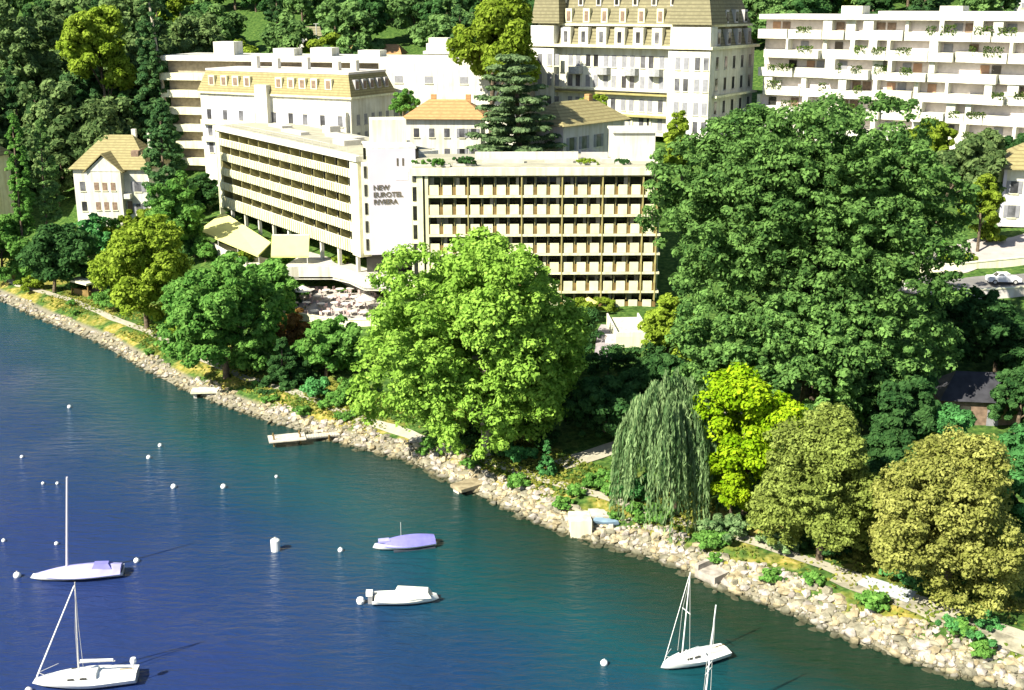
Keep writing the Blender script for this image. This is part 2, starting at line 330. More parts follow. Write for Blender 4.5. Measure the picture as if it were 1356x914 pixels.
# ------------------------------------------------------------------ paths and roads, draped on the ground
def drape_strip(name, pts, width, m, off=.06, kind='structure'):
    P = []
    for a, b in zip(pts[:-1], pts[1:]):
        n = max(1, int((Vector(b) - Vector(a)).length / 1.2))
        P += [Vector(a).lerp(Vector(b), k / n) for k in range(n)]
    P.append(Vector(pts[-1])); V = []; Fc = []
    nn = 4
    for i, p in enumerate(P):
        d = (P[min(i + 1, len(P) - 1)] - P[max(i - 1, 0)]); d.z = 0; d.normalize(); q = Vector((-d.y, d.x, 0))
        ww = width * (1 + .1 * math.sin(i * .9))
        for k in range(nn + 1):
            c = p + q * ww * (k / nn - .5); V.append((c.x, c.y, T(c.x, c.y) + off))
    for i in range(len(P) - 1):
        for k in range(nn): a = i * (nn + 1) + k; Fc.append((a, a + 1, a + nn + 2, a + nn + 1))
    me = bpy.data.meshes.new(name); me.from_pydata(V, [], Fc); me.materials.append(m)
    return tag(link(bpy.data.objects.new(name, me)), kind=kind)
def pathpx(l): return [G(u, v) for u, v in l]
drape_strip('shore_path', pathpx([(-30, 352), (27, 379), (100, 400), (150, 422), (197, 440), (262, 475), (330, 503), (400, 523), (440, 540), (475, 555), (540, 576), (600, 597), (660, 617), (720, 637), (800, 660), (880, 685), (960, 708), (1050, 738), (1130, 766), (1200, 792), (1290, 824), (1400, 858)]), 1.3, PATH)
drape_strip('sandy_track', pathpx([(1110, 762), (1180, 790), (1270, 826), (1370, 856), (1440, 880)]), 2.8, mat('sandy_ground', (.36, .33, .24), .95, .25, 1.2, .3), .05)
drape_strip('garden_path', pathpx([(740, 618), (790, 603), (850, 585), (930, 560), (1010, 548)]), 2.6, PATH, .09)
drape_strip('lower_walk', pathpx([(803, 478), (801, 455), (808, 432)]), 2.6, mat('mauve_paving', (.33, .29, .30), .9, .08, 1.), .09)
drape_strip('road', pathpx([(1205, 376), (1260, 382), (1330, 378), (1400, 374), (1480, 370)]), 6.0, ASPH, .08)
drape_strip('forecourt', pathpx([(1225, 352), (1290, 338), (1356, 330), (1440, 322)]), 11.0, mat('pink_forecourt_paving', (.40, .355, .33), .9, .08, .8), .10)
drape_strip('hotel_terrace_paving', pathpx([(385, 400), (440, 408), (505, 415)]), 9.0, mat('terrace_paving', (.40, .36, .32), .9, .12, .8), .10)
drape_strip('waterside_slab_path', pathpx([(1140, 770), (1172, 782), (1208, 796)]), 1.9, mat('bluish_slabs', (.42, .45, .46), .9, .08, .8), .10)

# ------------------------------------------------------------------ foliage
def leaf_mesh(name, P, Nn, size, tone, m, asp=.62, axis=None):
    n = len(P); Nn = Nn / np.maximum(np.linalg.norm(Nn, axis=1, keepdims=True), 1e-6)
    r = rng.normal(size=(n, 3)) if axis is None else axis + rng.normal(size=(n, 3)) * .12
    t = r - (r * Nn).sum(1, keepdims=True) * Nn; t /= np.maximum(np.linalg.norm(t, axis=1, keepdims=True), 1e-6); b = np.cross(Nn, t)
    s = (size * rng.uniform(.65, 1.3, n))[:, None]
    V = np.stack([P + t * s, P + b * s * asp, P - t * s, P - b * s * asp], 1).reshape(-1, 3)
    me = bpy.data.meshes.new(name); me.vertices.add(4 * n); me.vertices.foreach_set('co', V.ravel().astype(np.float32))
    me.loops.add(4 * n); me.loops.foreach_set('vertex_index', np.arange(4 * n, dtype=np.int32))
    me.polygons.add(n); me.polygons.foreach_set('loop_start', np.arange(0, 4 * n, 4, dtype=np.int32)); me.update(calc_edges=True)
    at = me.attributes.new('tone', 'FLOAT', 'FACE'); at.data.foreach_set('value', np.clip(tone, 0, 1).astype(np.float32))
    me.materials.append(m); return me
def usph(n):
    d = rng.normal(size=(n, 3)); return d / np.linalg.norm(d, axis=1, keepdims=True)
def clumps_to_leaves(C, rc, per, tones, flat=.8, up=.35):
    n = len(C); cnt = per if np.isscalar(per) else per
    idx = np.repeat(np.arange(n), cnt); d = usph(len(idx)); d[:, 2] = np.where((d[:, 2] < -.2) & (rng.random(len(d)) < .7), -d[:, 2], d[:, 2])
    rr = rng.uniform(.45, 1.05, len(idx)) ** .7
    P = C[idx] + d * (rc[idx] * rr)[:, None] * np.array([1, 1, flat])
    Nn = d + rng.normal(size=d.shape) * .45 + np.array([0, 0, up])
    tone = tones[idx] + rng.normal(size=len(idx)) * .23
    return P, Nn, tone
def crown_broad(w, h, dep, n_leaf, size, m, lobes=9, clump=.17, cone=0., base_z=0., name='crown', flat=.75, per_=130):
    # w,h,dep: full sizes in metres, centre at (0,0,base_z+h/2)
    K = lobes; L = []
    for k in range(K):
        a = 2.4 * k + rng.uniform(-.4, .4); zt = -.95 + 1.75 * (k + .5) / K; rr = math.sqrt(max(.05, 1 - max(zt, 0) ** 2 - .35 * min(zt, 0) ** 2)) * .64
        rr *= (1 - cone * (zt + 1) / 2) * rng.uniform(.78, 1.22)
        L.append((rr * math.cos(a), rr * math.sin(a), zt * .72 * rng.uniform(.9, 1.12), rng.uniform(.24, .46) * (1 - cone * .5 * (zt + 1) / 2)))
    L.append((0, 0, .0, .55)); L.append((rng.uniform(-.12, .12), 0, .45, .42 * (1 - cone * .4)))
    C = []; per = []
    ncl = int(np.clip(n_leaf / per_, 40, 2600)); k = 0
    while len(C) < ncl:
        lx, ly, lz, lr = L[k % len(L)]; k += 1
        d = usph(1)[0]
        if d[2] < -.8: continue
        c = np.array([lx, ly, lz]) + d * lr * rng.uniform(.72, 1.0)
        if math.hypot(math.hypot(c[0], c[1]), max(c[2], c[2] * -.45)) > 1.14 or c[2] < -1.0: continue
        C.append(c)
    C = np.array(C); S = np.array([w / 2, dep / 2, h / 2]) * .93
    rc = rng.uniform(.6, 1.35, len(C)) * clump * min(w, h * 1.1) / 2
    Cw = C * S + np.array([0, 0, base_z + h / 2])
    tones = rng.uniform(.15, .85, len(C))
    P, Nn, tone = clumps_to_leaves(Cw, rc, int(n_leaf / len(C)), tones, flat)
    for ax_, lo_, hi_ in ((0, -w * .46, w * .46), (1, -dep * .45, dep * .45), (2, base_z + h * .10, base_z + h * .965)):      # the crown fills its measured size
        a_, b_ = np.percentile(P[:, ax_], (.7, 99.3)); P[:, ax_] = lo_ + (P[:, ax_] - a_) * (hi_ - lo_) / (b_ - a_)
    P[:, 2] = np.maximum(P[:, 2], .1)
    return leaf_mesh(name, P, Nn, size, tone, m), [Vector((l[0] * S[0], l[1] * S[1], l[2] * S[2] + base_z + h / 2)) for l in L[:-2]]
def crown_cone(w, h, n_leaf, size, m, base_z=0., power=.9, name='crown', column=False, droop=.25):
    nc = max(60, n_leaf // 70); t = rng.random(nc) ** (1.0 if column else 1.35)
    if column: R_ = (w / 2) * np.clip(np.sin(np.pi * np.clip(t * .93 + .07, 0, 1)) ** .45, .12, 1) * (1 - .35 * t)
    else: R_ = (w / 2) * (1 - t) ** power + .03 * w
    tier = 1 + .22 * np.sin(t * h * 2.2)
    a = rng.uniform(0, 2 * np.pi, nc); rr = R_ * tier * rng.uniform(.55, 1., nc)
    C = np.stack([rr * np.cos(a), rr * np.sin(a), base_z + t * h - rr * droop], -1)
    rc = rng.uniform(.7, 1.3, nc) * np.maximum(.1 * w, .25) * (.5 + .6 * (1 - t))
    P, Nn, tone = clumps_to_leaves(C, rc, int(n_leaf / nc), rng.uniform(.2, .8, nc), .6, .2)
    return leaf_mesh(name, P, Nn, size, tone, m)
def crown_cedar(w, h, n_leaf, size, m, base_z=0., name='crown'):
    C = []; nl = 11
    for i in range(nl):
        z = base_z + h * (i + .3) / nl; R_ = w / 2 * (1 - .72 * (i / nl) ** 1.4) * rng.uniform(.8, 1.1); nb = 9 - i // 2
        for b in range(nb):
            a = 2 * math.pi * (b + rng.random() * .7) / nb + i; L = R_ * rng.uniform(.65, 1.05)
            for q in range(6): f = (q + 1) / 6; C.append((math.cos(a) * L * f, math.sin(a) * L * f, z + .5 * f + rng.normal() * .15, .5 + .9 * f))
    C = np.array(C); rc = C[:, 3] * w * .065
    P, Nn, tone = clumps_to_leaves(C[:, :3], rc, int(n_leaf / len(C)), rng.uniform(.2, .8, len(C)), .28, .9)
    return leaf_mesh(name, P, Nn, size, tone, m)
def crown_willow(w, h, n_leaf, m, base_z=0., name='crown'):
    ns = 430; pr = n_leaf // ns; PP = []; AX = []; TT = []
    for i in range(ns):
        a = rng.uniform(0, 2 * np.pi); q = math.sqrt(rng.uniform(.02, 1)); r0 = q * w / 2 * .8 * (1 + .2 * math.sin(3 * a + 1) + .1 * math.sin(7 * a))
        z0 = base_z + h * (.62 + .36 * math.sqrt(max(0, 1 - q * q))) + rng.normal() * .55 + h * .08 * math.sin(2 * a)
        ln = h * rng.uniform(.28, .82) * (.5 + .5 * q) if q > .45 else h * .3
        f = np.linspace(0, 1, pr); rr = r0 + w * .13 * np.sin(f * 1.5); x = rr * math.cos(a) + rng.normal(size=pr) * .10; y = rr * math.sin(a) + rng.normal(size=pr) * .10
        z = np.maximum(z0 - ln * f ** 1.25, .15); PP.append(np.stack([x, y, z], -1)); TT.append(np.full(pr, rng.uniform(.05, .95)) + rng.normal(size=pr) * .1)
        AX.append(np.tile([.12 * math.cos(a), .12 * math.sin(a), -1.], (pr, 1)))
    P = np.concatenate(PP); ax = np.concatenate(AX); N_ = rng.normal(size=P.shape) * np.array([1, 1, .3]) + P * np.array([.12, .12, 0])
    return leaf_mesh(name, P, N_, .36, np.concatenate(TT), m, asp=.2, axis=ax)
def trunk_mb(h, r, targets, lean=(0, 0)):
    mb = MB(); top = Vector((lean[0], lean[1], h)); mid = Vector((lean[0] * .3 + .1 * r, lean[1] * .3, h * .5))
    mb.tube([(0, 0, -.6), (0, 0, 0), tuple(mid), tuple(top)], [r * 1.45, r * 1.15, r * .85, r * .5], 9)
    for k, t in enumerate(targets):
        s = Vector((0, 0, 0)).lerp(mid, 1).lerp(top, (k % 3) / 3.)
        m1 = s.lerp(t, .5) + Vector((0, 0, .08 * h)); mb.tube([s, m1, t], [r * .45, r * .28, r * .08], 5)
    return mb
LM = dict(
    lime=leafmat('bright_plane_leaves', (0.1512, 0.2856, 0.037), (0.3085, 0.4912, 0.08), .35),
    deep=leafmat('deep_green_leaves', (.055, .13, .034), (.215, .39, .10), .4),
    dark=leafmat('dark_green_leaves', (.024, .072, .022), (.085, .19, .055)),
    mid=leafmat('mid_green_leaves', (0.081, 0.216, 0.0396), (0.2081, 0.4039, 0.0857)),
    yellow=leafmat('acid_yellow_leaves', (.13, .26, .006), (.36, .50, .02), .3),
    olive=leafmat('olive_autumn_leaves', (.12, .155, .03), (.31, .38, .09)),
    straw=leafmat('straw_autumn_leaves', (.16, .18, .035), (.42, .43, .12)),
    gold=leafmat('golden_green_leaves', (0.1485, 0.231, 0.0198), (0.3029, 0.4039, 0.0505)),
    willow=leafmat('willow_leaves', (.08, .17, .06), (.36, .50, .22), .4),
    cedar=leafmat('cedar_needles', (0.069, 0.1207, 0.0517), (0.1994, 0.2932, 0.129)),
    conifer=leafmat('conifer_needles', (0.0364, 0.1013, 0.0364), (0.1102, 0.2066, 0.0689)),
    forest=leafmat('forest_leaves', (.065, .12, .04), (.24, .34, .12)),
    emer=leafmat('emerald_leaves', (.05, .16, .045), (.14, .40, .12)),
    rust=leafmat('rusty_leaves', (0.135, 0.075, 0.0225), (0.2244, 0.1326, 0.0408)),
    hill=leafmat('hill_leaves', (.06, .13, .04), (.22, .37, .11)),
)
def tree(label, base, uL, uR, vt, vb, lm, kind='broad', cat='tree', name='tree', leaves=20000, size=.3, dep=1., tr=.45, bark=None, group=None, lobes=9, clump=.17, cone=0., lift=None, per=130, **k):
    """base: (u, v) photo pixel where the trunk meets the ground, or a Vector; uL..uR, vt..vb the crown's extent in photo pixels"""
    b = base if isinstance(base, Vector) else G(*base)
    b = Vector((b.x, b.y, T(b.x, b.y)))
    global rng; rng = np.random.default_rng(sum(map(ord, label)))
    s = pxm((b.x, b.y, b.z + 5)); y = b.y
    zt, zb = at_y((uL + uR) / 2, vt, y).z, at_y((uL + uR) / 2, vb, y).z
    zb = max(zb, b.z + .2); w = (uR - uL) / s; h = max(zt - zb, 1.); cx = at_y((uL + uR) / 2, (vt + vb) / 2, y).x - b.x; bz = zb - b.z
    root = thing(name, label, cat, b, 0, group); tg = []
    if kind == 'broad':
        me, tg = crown_broad(w, h, w * dep, leaves, size, LM[lm], lobes, clump, cone, bz, per_=per)
    elif kind == 'cone': me = crown_cone(w, h, leaves, size, LM[lm], bz)
    elif kind == 'column': me = crown_cone(w, h, leaves, size, LM[lm], bz, column=True, droop=.05)
    elif kind == 'cedar': me = crown_cedar(w, h, leaves, size, LM[lm], bz)
    elif kind == 'willow': me = crown_willow(w, h, leaves, LM[lm], bz)
    cr = link(bpy.data.objects.new('foliage' if cat in ('shrub', 'bush') else 'crown', me), root); cr.location = (cx, 0, 0)
    th = bz + h * (.45 if kind in ('broad', 'willow') else .9)
    if cat not in ('shrub', 'bush'):
        t = trunk_mb(th, tr, [Vector((q.x + cx, q.y, q.z)) for q in tg[:6]], (cx * .8, 0)).build('trunk', MC['bark'] if bark is None else bark, root, True)
    else: t = trunk_mb(bz + h * .5, .08, []).build('stem', MC['bark'], root)
    return root, cr, t

exec_after = []
# ================================================================== buildings
def P2(x, y): return (x, y)
def zpx(v, x, y):                         # height at which a vertical line at x,y shows at photo row v
    r = ray(678, v); return CAM_Z + r[2] * (y / r[1])
class Cap:                                # first 100 of one kind of part become parts, the rest one stuff part
    def __init__(s, parent, name, m, cap=100): s.p, s.n, s.m, s.cap, s.k, s.rest = parent, name, m, cap, 0, MB()
    def box(s, *d, M=None):
        if s.k < s.cap: s.k += 1; return MB(M).box(*d).build(s.n, s.m, s.p)
        s.rest.M = M; s.rest.box(*d)
    def done(s):
        if s.rest.v: s.rest.build(s.n, s.m, s.p)['kind'] = 'stuff'

# ---------------- lakeside hotel: oblique lake wing, sign tower, frontal park wing
hotel = thing('lakeside_hotel', 'cream balconied hotel with two wings and a pale sign tower above the shore trees', 'hotel', (-18, 171, 8))
HI = rootM(hotel).inverted()
WM = HI @ Matrix.Translation((-54.6, 221.7, 0)) @ Matrix.Rotation(R(-55.3), 4, 'Z')      # lake wing: x along front, y inward
WLN, WD = 56.0, 13.5
b = MB(WM)
b.box(0, WLN, 1.9, WD, 12.6, 26.4)                                                    # core
b.box(0, 1.5, 0, 1.9, 12.3, 26.6).box(WLN - 2.6, WLN, 0, 1.9, 12.3, 26.6)           # end piers
b.box(-.25, 0, -.1, WD, 8, 27.0).box(0, WLN, 6.05, WD, 7, 12.6)
b.build('lake_wing_wall', CREAM, hotel)
MB(WM).box(-.4, WLN + .2, -.35, WD + .3, 26.65, 27.45).build('roof_slab', WHITE2, hotel)
MB(WM).box(.3, WLN - .4, .6, WD - .4, 27.455, 27.55).build('roof_gravel', FLATROOF, hotel)
for k, (z0, z1) in enumerate([(12.6, 14.6), (15.85, 17.3), (18.55, 20.0), (21.3, 22.7), (24.0, 25.3)]):
    r = MB(WM); r.box(1.5, WLN - 2.6, -.02, .1, z0, z1); r.box(1.5, WLN - 2.6, .1, 1.9, z0, z0 + .22)
    for i in range(66):
        x = 1.7 + i * (WLN - 4.5) / 66; r.box(x, x + .40, -.20, -.02, z0 + .12, z1 - .08)
    r.build('balcony_rail', CREAM, hotel)
dv = Cap(hotel, 'balcony_divider', OLIVEF, 60)
gw = Cap(hotel, 'balcony_glazing', DARKW, 80)
for z0 in (14.61, 17.31, 20.01, 22.71, 25.31):
    h_ = 1.2 if z0 < 25 else 1.3
    for i in range(12):
        x = 1.6 + i * (WLN - 4.3) / 12; w_ = (WLN - 4.3) / 12
        dv.box(x - .06, x + .06, .3, 1.88, z0 - 1.2, z0 + h_, M=WM)
        gw.box(x + .4, x + w_ - .3, 1.82, 1.9, z0 - 1.3, z0 + h_ - .1, M=WM)
dv.done(); gw.done()
r = MB(WM)
for i in range(18): x = 1 + i * 3.0; r.box(x, x + .05, .4, .45, 27.55, 28.4)
r.box(.8, 46.2, .4, .45, 28.35, 28.42).build('roof_railing', METAL, hotel)
for (x, y, w_, d_, h_) in [(8, 7, 6, 2, .5), (18, 5, 8, 1.6, .5), (29, 8, 10, 2.2, .55), (40, 4, 4, 3, .8), (24, 10, 3, 2, 1.3)]:
    bx('roof_duct', CONC, hotel, x, x + w_, y, y + d_, 27.55, 27.55 + h_, M=WM)
# pilotis storey under the lake wing
MB(WM).box(.5, WLN, 5.5, 6, 7, 12.6).build('ground_floor_glazing', DARKW, hotel)
for i in range(9): bx('pillar', WHITE2, hotel, 4 + i * 6.2, 4.5 + i * 6.2, .4, .9, 7.0, 12.6, M=WM)
MB(WM).box(-.5, WLN + 4, -1.5, 5.5, 7.2, 8.45).build('undercroft_floor', CONC, hotel)
# cafe terrace along the lake wing with awnings
fa, fb = HI @ at_z(261, 312, 9.3), HI @ at_z(326, 347, 9.3)
ba, bb = HI @ Vector((-52, 224, 9)), HI @ Vector((-38, 200, 9))
tp = MB(); tp.prism([tuple(fa[:2]), tuple(fb[:2]), tuple(bb[:2]), tuple(ba[:2])], -.4, .1)
d = (fb - fa); d.z = 0; n_ = Vector((-d.y, d.x, 0)).normalized() * .2
tp.prism([tuple(fa[:2]), tuple(fb[:2]), tuple((fb + n_)[:2]), tuple((fa + n_)[:2])], .101, 1.4); tp.build('cafe_terrace', WHITE2, hotel)
def awning(M, x0, x1, yb, zb, yf, zf):
    return MB(M).add([(x0, yb, zb), (x1, yb, zb), (x1, yf, zf), (x0, yf, zf), (x0, yb, zb - .1), (x1, yb, zb - .1), (x1, yf, zf - .3), (x0, yf, zf - .3)],
               [(0, 3, 2, 1), (4, 5, 6, 7), (0, 1, 5, 4), (1, 2, 6, 5), (2, 3, 7, 6), (3, 0, 4, 7)]).build('awning', AWN, hotel)
ac = [HI @ at_z(u, v, z) for u, v, z in ((296, 281, 12.2), (359, 321, 11.9), (342, 338, 10.7), (263, 305, 10.7))]
MB().add([tuple(p) for p in ac] + [(p.x, p.y, p.z - (.1 if i < 2 else .35)) for i, p in enumerate(ac)], [(0, 3, 2, 1), (4, 5, 6, 7), (0, 1, 5, 4), (1, 2, 6, 5), (2, 3, 7, 6), (3, 0, 4, 7)]).build('awning', AWN, hotel)
for p in (ac[2], ac[3], ac[2].lerp(ac[3], .33), ac[2].lerp(ac[3], .66)): bx('awning_post', METAL, hotel, p.x - .06, p.x + .06, p.y + .2, p.y + .32, -1, p.z - .2)
aw = HI @ at_y(360, 312, 185); AM = Matrix.Translation(aw)
awning(AM, 0, 5.9, 0, 0, -1.6, -2.9)
bx('awning_box', WHITE2, hotel, 0, 5.9, .01, .5, -.5, .1, M=AM)
for x in (.2, 5.6): MB(AM).box(x, x + .12, -1.55, -1.45, -5.6, -2.9).build('awning_post', METAL, hotel)
for i in range(7): win_o = bx('terrace_door', DARKW, hotel, 2 + i * 3.2, 4.2 + i * 3.2, 5.38, 5.48, 7.8, 10.2, M=WM)
# first floor slab curving in front of the sign tower
out = [at_z(u, v, 11.2) for u, v in ((350, 356), (395, 353), (440, 353), (462, 358), (482, 367), (528, 368))]
ins = [Vector((-13.5, 176, 0)), Vector((-22, 180, 0)), Vector((-34, 194, 0))]
poly = [(HI @ p)[:2] for p in out + ins]
MB().prism(poly, 1.35, 1.6).build('terrace_deck', CONC, hotel)
pb = MB()
oo = [HI @ p for p in out]
for p, q in zip(oo[:-1], oo[1:]):
    d = (q - p); d.z = 0; n_ = Vector((-d.y, d.x, 0)).normalized() * .18
    pb.add([(p.x, p.y, 1.2), (q.x, q.y, 1.2), (q.x + n_.x, q.y + n_.y, 1.2), (p.x + n_.x, p.y + n_.y, 1.2), (p.x, p.y, 3.2), (q.x, q.y, 3.2), (q.x + n_.x, q.y + n_.y, 3.2), (p.x + n_.x, p.y + n_.y, 3.2)],
           [(0, 3, 2, 1), (4, 5, 6, 7), (0, 1, 5, 4), (1, 2, 6, 5), (2, 3, 7, 6), (3, 0, 4, 7)])
pb.build('curved_terrace_slab', WHITE2, hotel)
# sign tower
TM = HI @ Matrix.Translation((-21.3, 173.6, 0)) @ Matrix.Rotation(R(11), 4, 'Z')
b = MB(TM); b.box(.45, 7.3, .12, 9, 13.1, 28.6); b.box(-.5, .45, 1.2, 8, 12.9, 26.6); b.box(7.3, 7.75, .6, 8, 12.6, 26.6); b.build('tower_wall', WHITE2, hotel)
panel = bx('sign_panel', LAV, hotel, .4, 7.3, 0, .1, 13.1, 28.7, M=TM)
bx('tower_parapet', WHITE2, hotel, .2, 7.5, .15, 9.2, 28.6, 28.85, M=TM)
bx('lift_house', WHITE, hotel, 1.6, 6.8, 7, 12, 27.5, 32.2, M=TM)
for x0 in (-.2, 7.42):
    for k in range(6): bx('stair_window', DARKW, hotel, x0, x0 + .42, .42 if x0 > 0 else 1.1, .62 if x0 > 0 else 1.22, 13.6 + k * 2.7, 15.3 + k * 2.7, M=TM)
for x in (2.6, 6.6): bx('pillar', WHITE2, hotel, x, x + .75, .6, 1.3, 7.0, 13.1, M=TM)
bx('ground_floor_glazing', DARKW, hotel, .0, 7.6, 4.2, 4.5, 7, 13.1, M=TM)
def text_obj(txt, size, M, m, name, parent, ext=.04):
    cu = bpy.data.curves.new(name, 'FONT'); cu.body = txt; cu.size = size; cu.extrude = ext; cu.offset = .02
    t = bpy.data.objects.new('tmp', cu); COL.objects.link(t); bpy.context.view_layer.update()
    me = bpy.data.meshes.new_from_object(t.evaluated_get(bpy.context.evaluated_depsgraph_get())); bpy.data.objects.remove(t)
    me.transform(M @ Matrix.Rotation(R(90), 4, 'X')); me.materials.clear(); me.materials.append(m)
    o = bpy.data.objects.new(name, me); return link(o, parent)
for txt, z, x, sz in (('NEW', 22.75, 1.0, 1.02), ('EUROTEL', 21.7, 1.0, 1.02), ('RIVIERA', 20.65, 1.0, 1.02)):
    text_obj(txt, sz, TM @ Matrix.Translation((x, -.06, z)), SIGNDK, 'sign_lettering', hotel)
for x in (4.55, 5.35): bx('sign_mark', SIGNDK, hotel, x, x + .25, -.05, -.003, 26.2, 27.3, M=TM)
bx('sign_emblem', mat('emblem_lavender', (.60, .56, .68), .7, .03), hotel, 4.3, 6.2, -.05, -.003, 24.1, 25.4, M=TM)
# park wing
PM = HI @ Matrix.Translation((-14.2, 165.6, 0)) @ Matrix.Rotation(R(1.2), 4, 'Z')
PWN = 35.2
b = MB(PM); b.box(0, PWN, 1.6, 15, 8, 26.0); b.box(.9, 1.75, -.05, 1.6, 8, 26.0); b.box(2.05, 2.5, 0, 1.6, 8, 26.0); b.build('park_wing_wall', CREAM, hotel)
bx('roof_fascia', WHITE, hotel, 0, PWN + .2, -.35, 15.3, 26.02, 27.1, M=PM)
bx('roof_gravel', FLATROOF, hotel, .5, PWN - .3, .3, 14.9, 27.105, 27.2, M=PM)
FL = 2.76; zt = 26.0
wn_ = Cap(hotel, 'room_window', DARKW); bp_ = Cap(hotel, 'balcony_panel', SHUT); 
bays = []; x = 2.6; k = 0
groups = [3, 4, 3, 3, 3, 1]
for gi, gcount in enumerate(groups):
    for j in range(gcount): bays.append((x, j == gcount - 1)); x += 1.84
    x += .16
xe = x
for f in range(7):
    zf = zt - (f + 1) * FL
    bx('floor_slab', CREAM, hotel, 2.5, PWN, -.1, 1.6, zf - .34, zf - .02, M=PM)
    for (xb, last) in bays: bp_.box(xb + .10, xb + 1.36, -.02, .06, zf + .02, zf + 1.42, M=PM)
for f in range(7):
    zf = zt - (f + 1) * FL
    for (xb, last) in bays: wn_.box(xb + .1, xb + 1.7, 1.5, 1.6, zf + .05, zf + 2.3, M=PM)
bp_.done(); wn_.done()
cur = Cap(hotel, 'curtain', mat('curtain_cloth', (.50, .47, .38), .9, .1, rnd=.4), 60); rq = random.Random(4)
for f in range(7):
    for (xb, last) in bays:
        if rq.random() < .42: x0 = xb + rq.choice((.12, 1.0)); cur.box(x0, x0 + rq.uniform(.3, .65), 1.44, 1.49, zt - (f + 1) * FL + .1, zt - (f + 1) * FL + 2.25, M=PM)
cur.done()
for f in range(7):
    zf = zt - (f + 1) * FL; rl = MB(PM)
    rl.box(2.5, xe, .07, .12, zf + .02, zf + 1.15); rl.build('balcony_back_rail', BROWN, hotel)
for xb, last in bays:
    if last: bx('fin_wall', OLIVEF, hotel, xb + 1.68, xb + 1.84, -.14, 1.5, 8, 26.0, M=PM)
    else: bx('fin_wall', OLIVEF, hotel, xb + 1.60, xb + 1.66, .5, 1.5, 8, 26.0, M=PM)
for k in range(6): bx('stair_window', DARKW, hotel, .22, .82, 1.5, 1.59, 11.4 + k * 2.7, 13.4 + k * 2.7, M=PM)
bx('roof_penthouse', WHITE2, hotel, 28.9, 34.9, 6, 13, 27.2, 31.2, M=PM)
bx('penthouse_roof', WHITE2, hotel, 28.7, 35.1, 5.7, 13.3, 31.2, 31.5, M=PM)
bx('roof_screen', WHITE2, hotel, 9, 24, 8, 8.3, 27.2, 28.3, M=PM); bx('roof_screen', GREYW, hotel, 24.5, 28.4, 9, 9.3, 27.2, 28.1, M=PM)
for x, w_ in ((10, 6), (19, 4), (27, 3)): bx('roof_duct', CONC, hotel, x, x + w_, 4, 5.4, 27.2, 27.7, M=PM)

# ---------------- general facade tools
def win(parent, M, x, z, w, h, y=0, frame=WHITE, pane=GREYG, shut=None, cap=None):
    if cap is not None:
        cap[0] += 1
        if cap[0] > 100:
            cap[1].M = M; cap[1].box(x - w / 2, x + w / 2, y - .05, y + .05, z, z + h); return
    m = MB(M); m.box(x - w / 2, x + w / 2, y - .06, y - .003, z, z + h)
    o = m.build('window', pane, parent)
    s = MB(M); s.box(x - w / 2 - .12, x + w / 2 + .12, y - .16, y - .004, z - .16, z - .01); s.build('sill', frame, o)
    if shut is not None:
        for sx in (-1, 1): q = MB(M); q.box(min(x + sx * w / 2, x + sx * w), max(x + sx * w / 2, x + sx * w), y - .1, y - .004, z, z + h); q.build('shutter', shut, o)
def flank(M, w): return M @ Matrix.Translation((w, 0, 0)) @ Matrix.Rotation(R(90), 4, 'Z')     # the right side seen as a front

# ---------------- villa on the left
def frame_at(u, v_base_z, y, rz, **k): pass
vx = at_y(103, 290, 226); vl = thing('gabled_villa', 'white villa with ochre tiled roof and front gable, among the trees at far left', 'villa', (vx.x, 226, 7.5), R(-4))
b = MB(); b.box(0, 14.6, 0, 11, 0, 11.4); b.box(3.4, 9.8, -1.6, 0, 0, 11.2); b.build('wall', WHITE2, vl)
MB().gable(-.7, 15.2, -.7, 11.7, 11.4, 17.3, 'x', hip=0 or 5.2).build('roof', OCHRE, vl)
g = MB(); g.add([(3.2, -1.7, 11.2), (10, -1.7, 11.2), (6.6, -1.7, 14.0), (3.2, -.1, 11.2), (10, -.1, 11.2), (6.6, -.1, 14.0)], [(0, 1, 2), (5, 4, 3), (0, 3, 4, 1), (1, 4, 5, 2), (0, 2, 5, 3)]).build('gable', WHITE2, vl)
MB().add([(2.8, -2.1, 10.95), (6.6, -2.1, 14.35), (6.6, 4, 14.35), (2.8, 4, 10.95), (2.8, -2.1, 11.15), (6.6, -2.1, 14.55), (6.6, 4, 14.55), (2.8, 4, 11.15)], [(0, 1, 2, 3), (7, 6, 5, 4), (0, 4, 5, 1), (3, 2, 6, 7), (0, 3, 7, 4)]).build('gable_roof', OCHRE, vl)
MB().add([(10.4, -2.1, 10.95), (6.6, -2.1, 14.35), (6.6, 4, 14.35), (10.4, 4, 10.95), (10.4, -2.1, 11.15), (6.6, -2.1, 14.55), (6.6, 4, 14.55), (10.4, 4, 11.15)], [(3, 2, 1, 0), (4, 5, 6, 7), (1, 5, 4, 0), (7, 6, 2, 3), (4, 7, 3, 0)]).build('gable_roof', OCHRE, vl)
for x in (5, 6.6, 8.2):
    win(vl, None, x, 7.6, .9, 1.5, -1.6, pane=SHBR); win(vl, None, x, 3.9, .9, 1.5, -1.6, pane=SHBR)
win(vl, None, 12.4, 7.2, 1.3, 1.9, 0, shut=SHGREY); win(vl, None, 12.4, 3, 1.3, 1.9, 0, shut=SHGREY); win(vl, None, 1.6, 7.2, 1., 1.8, 0); win(vl, None, 1.6, 3.4, 1., 1.8, 0)
bx('balcony', WHITE2, vl, 9.9, 11.2, -1.4, -.01, 6, 6.9); bx('loggia', SHBR, vl, 10.1, 11.0, -.2, -.01, 3, 5.4)
for x, y in ((9.6, 6), (13.2, 4.6)): bx('chimney', WHITE2, vl, x, x + .8, y, y + .8, 14, 18.3)
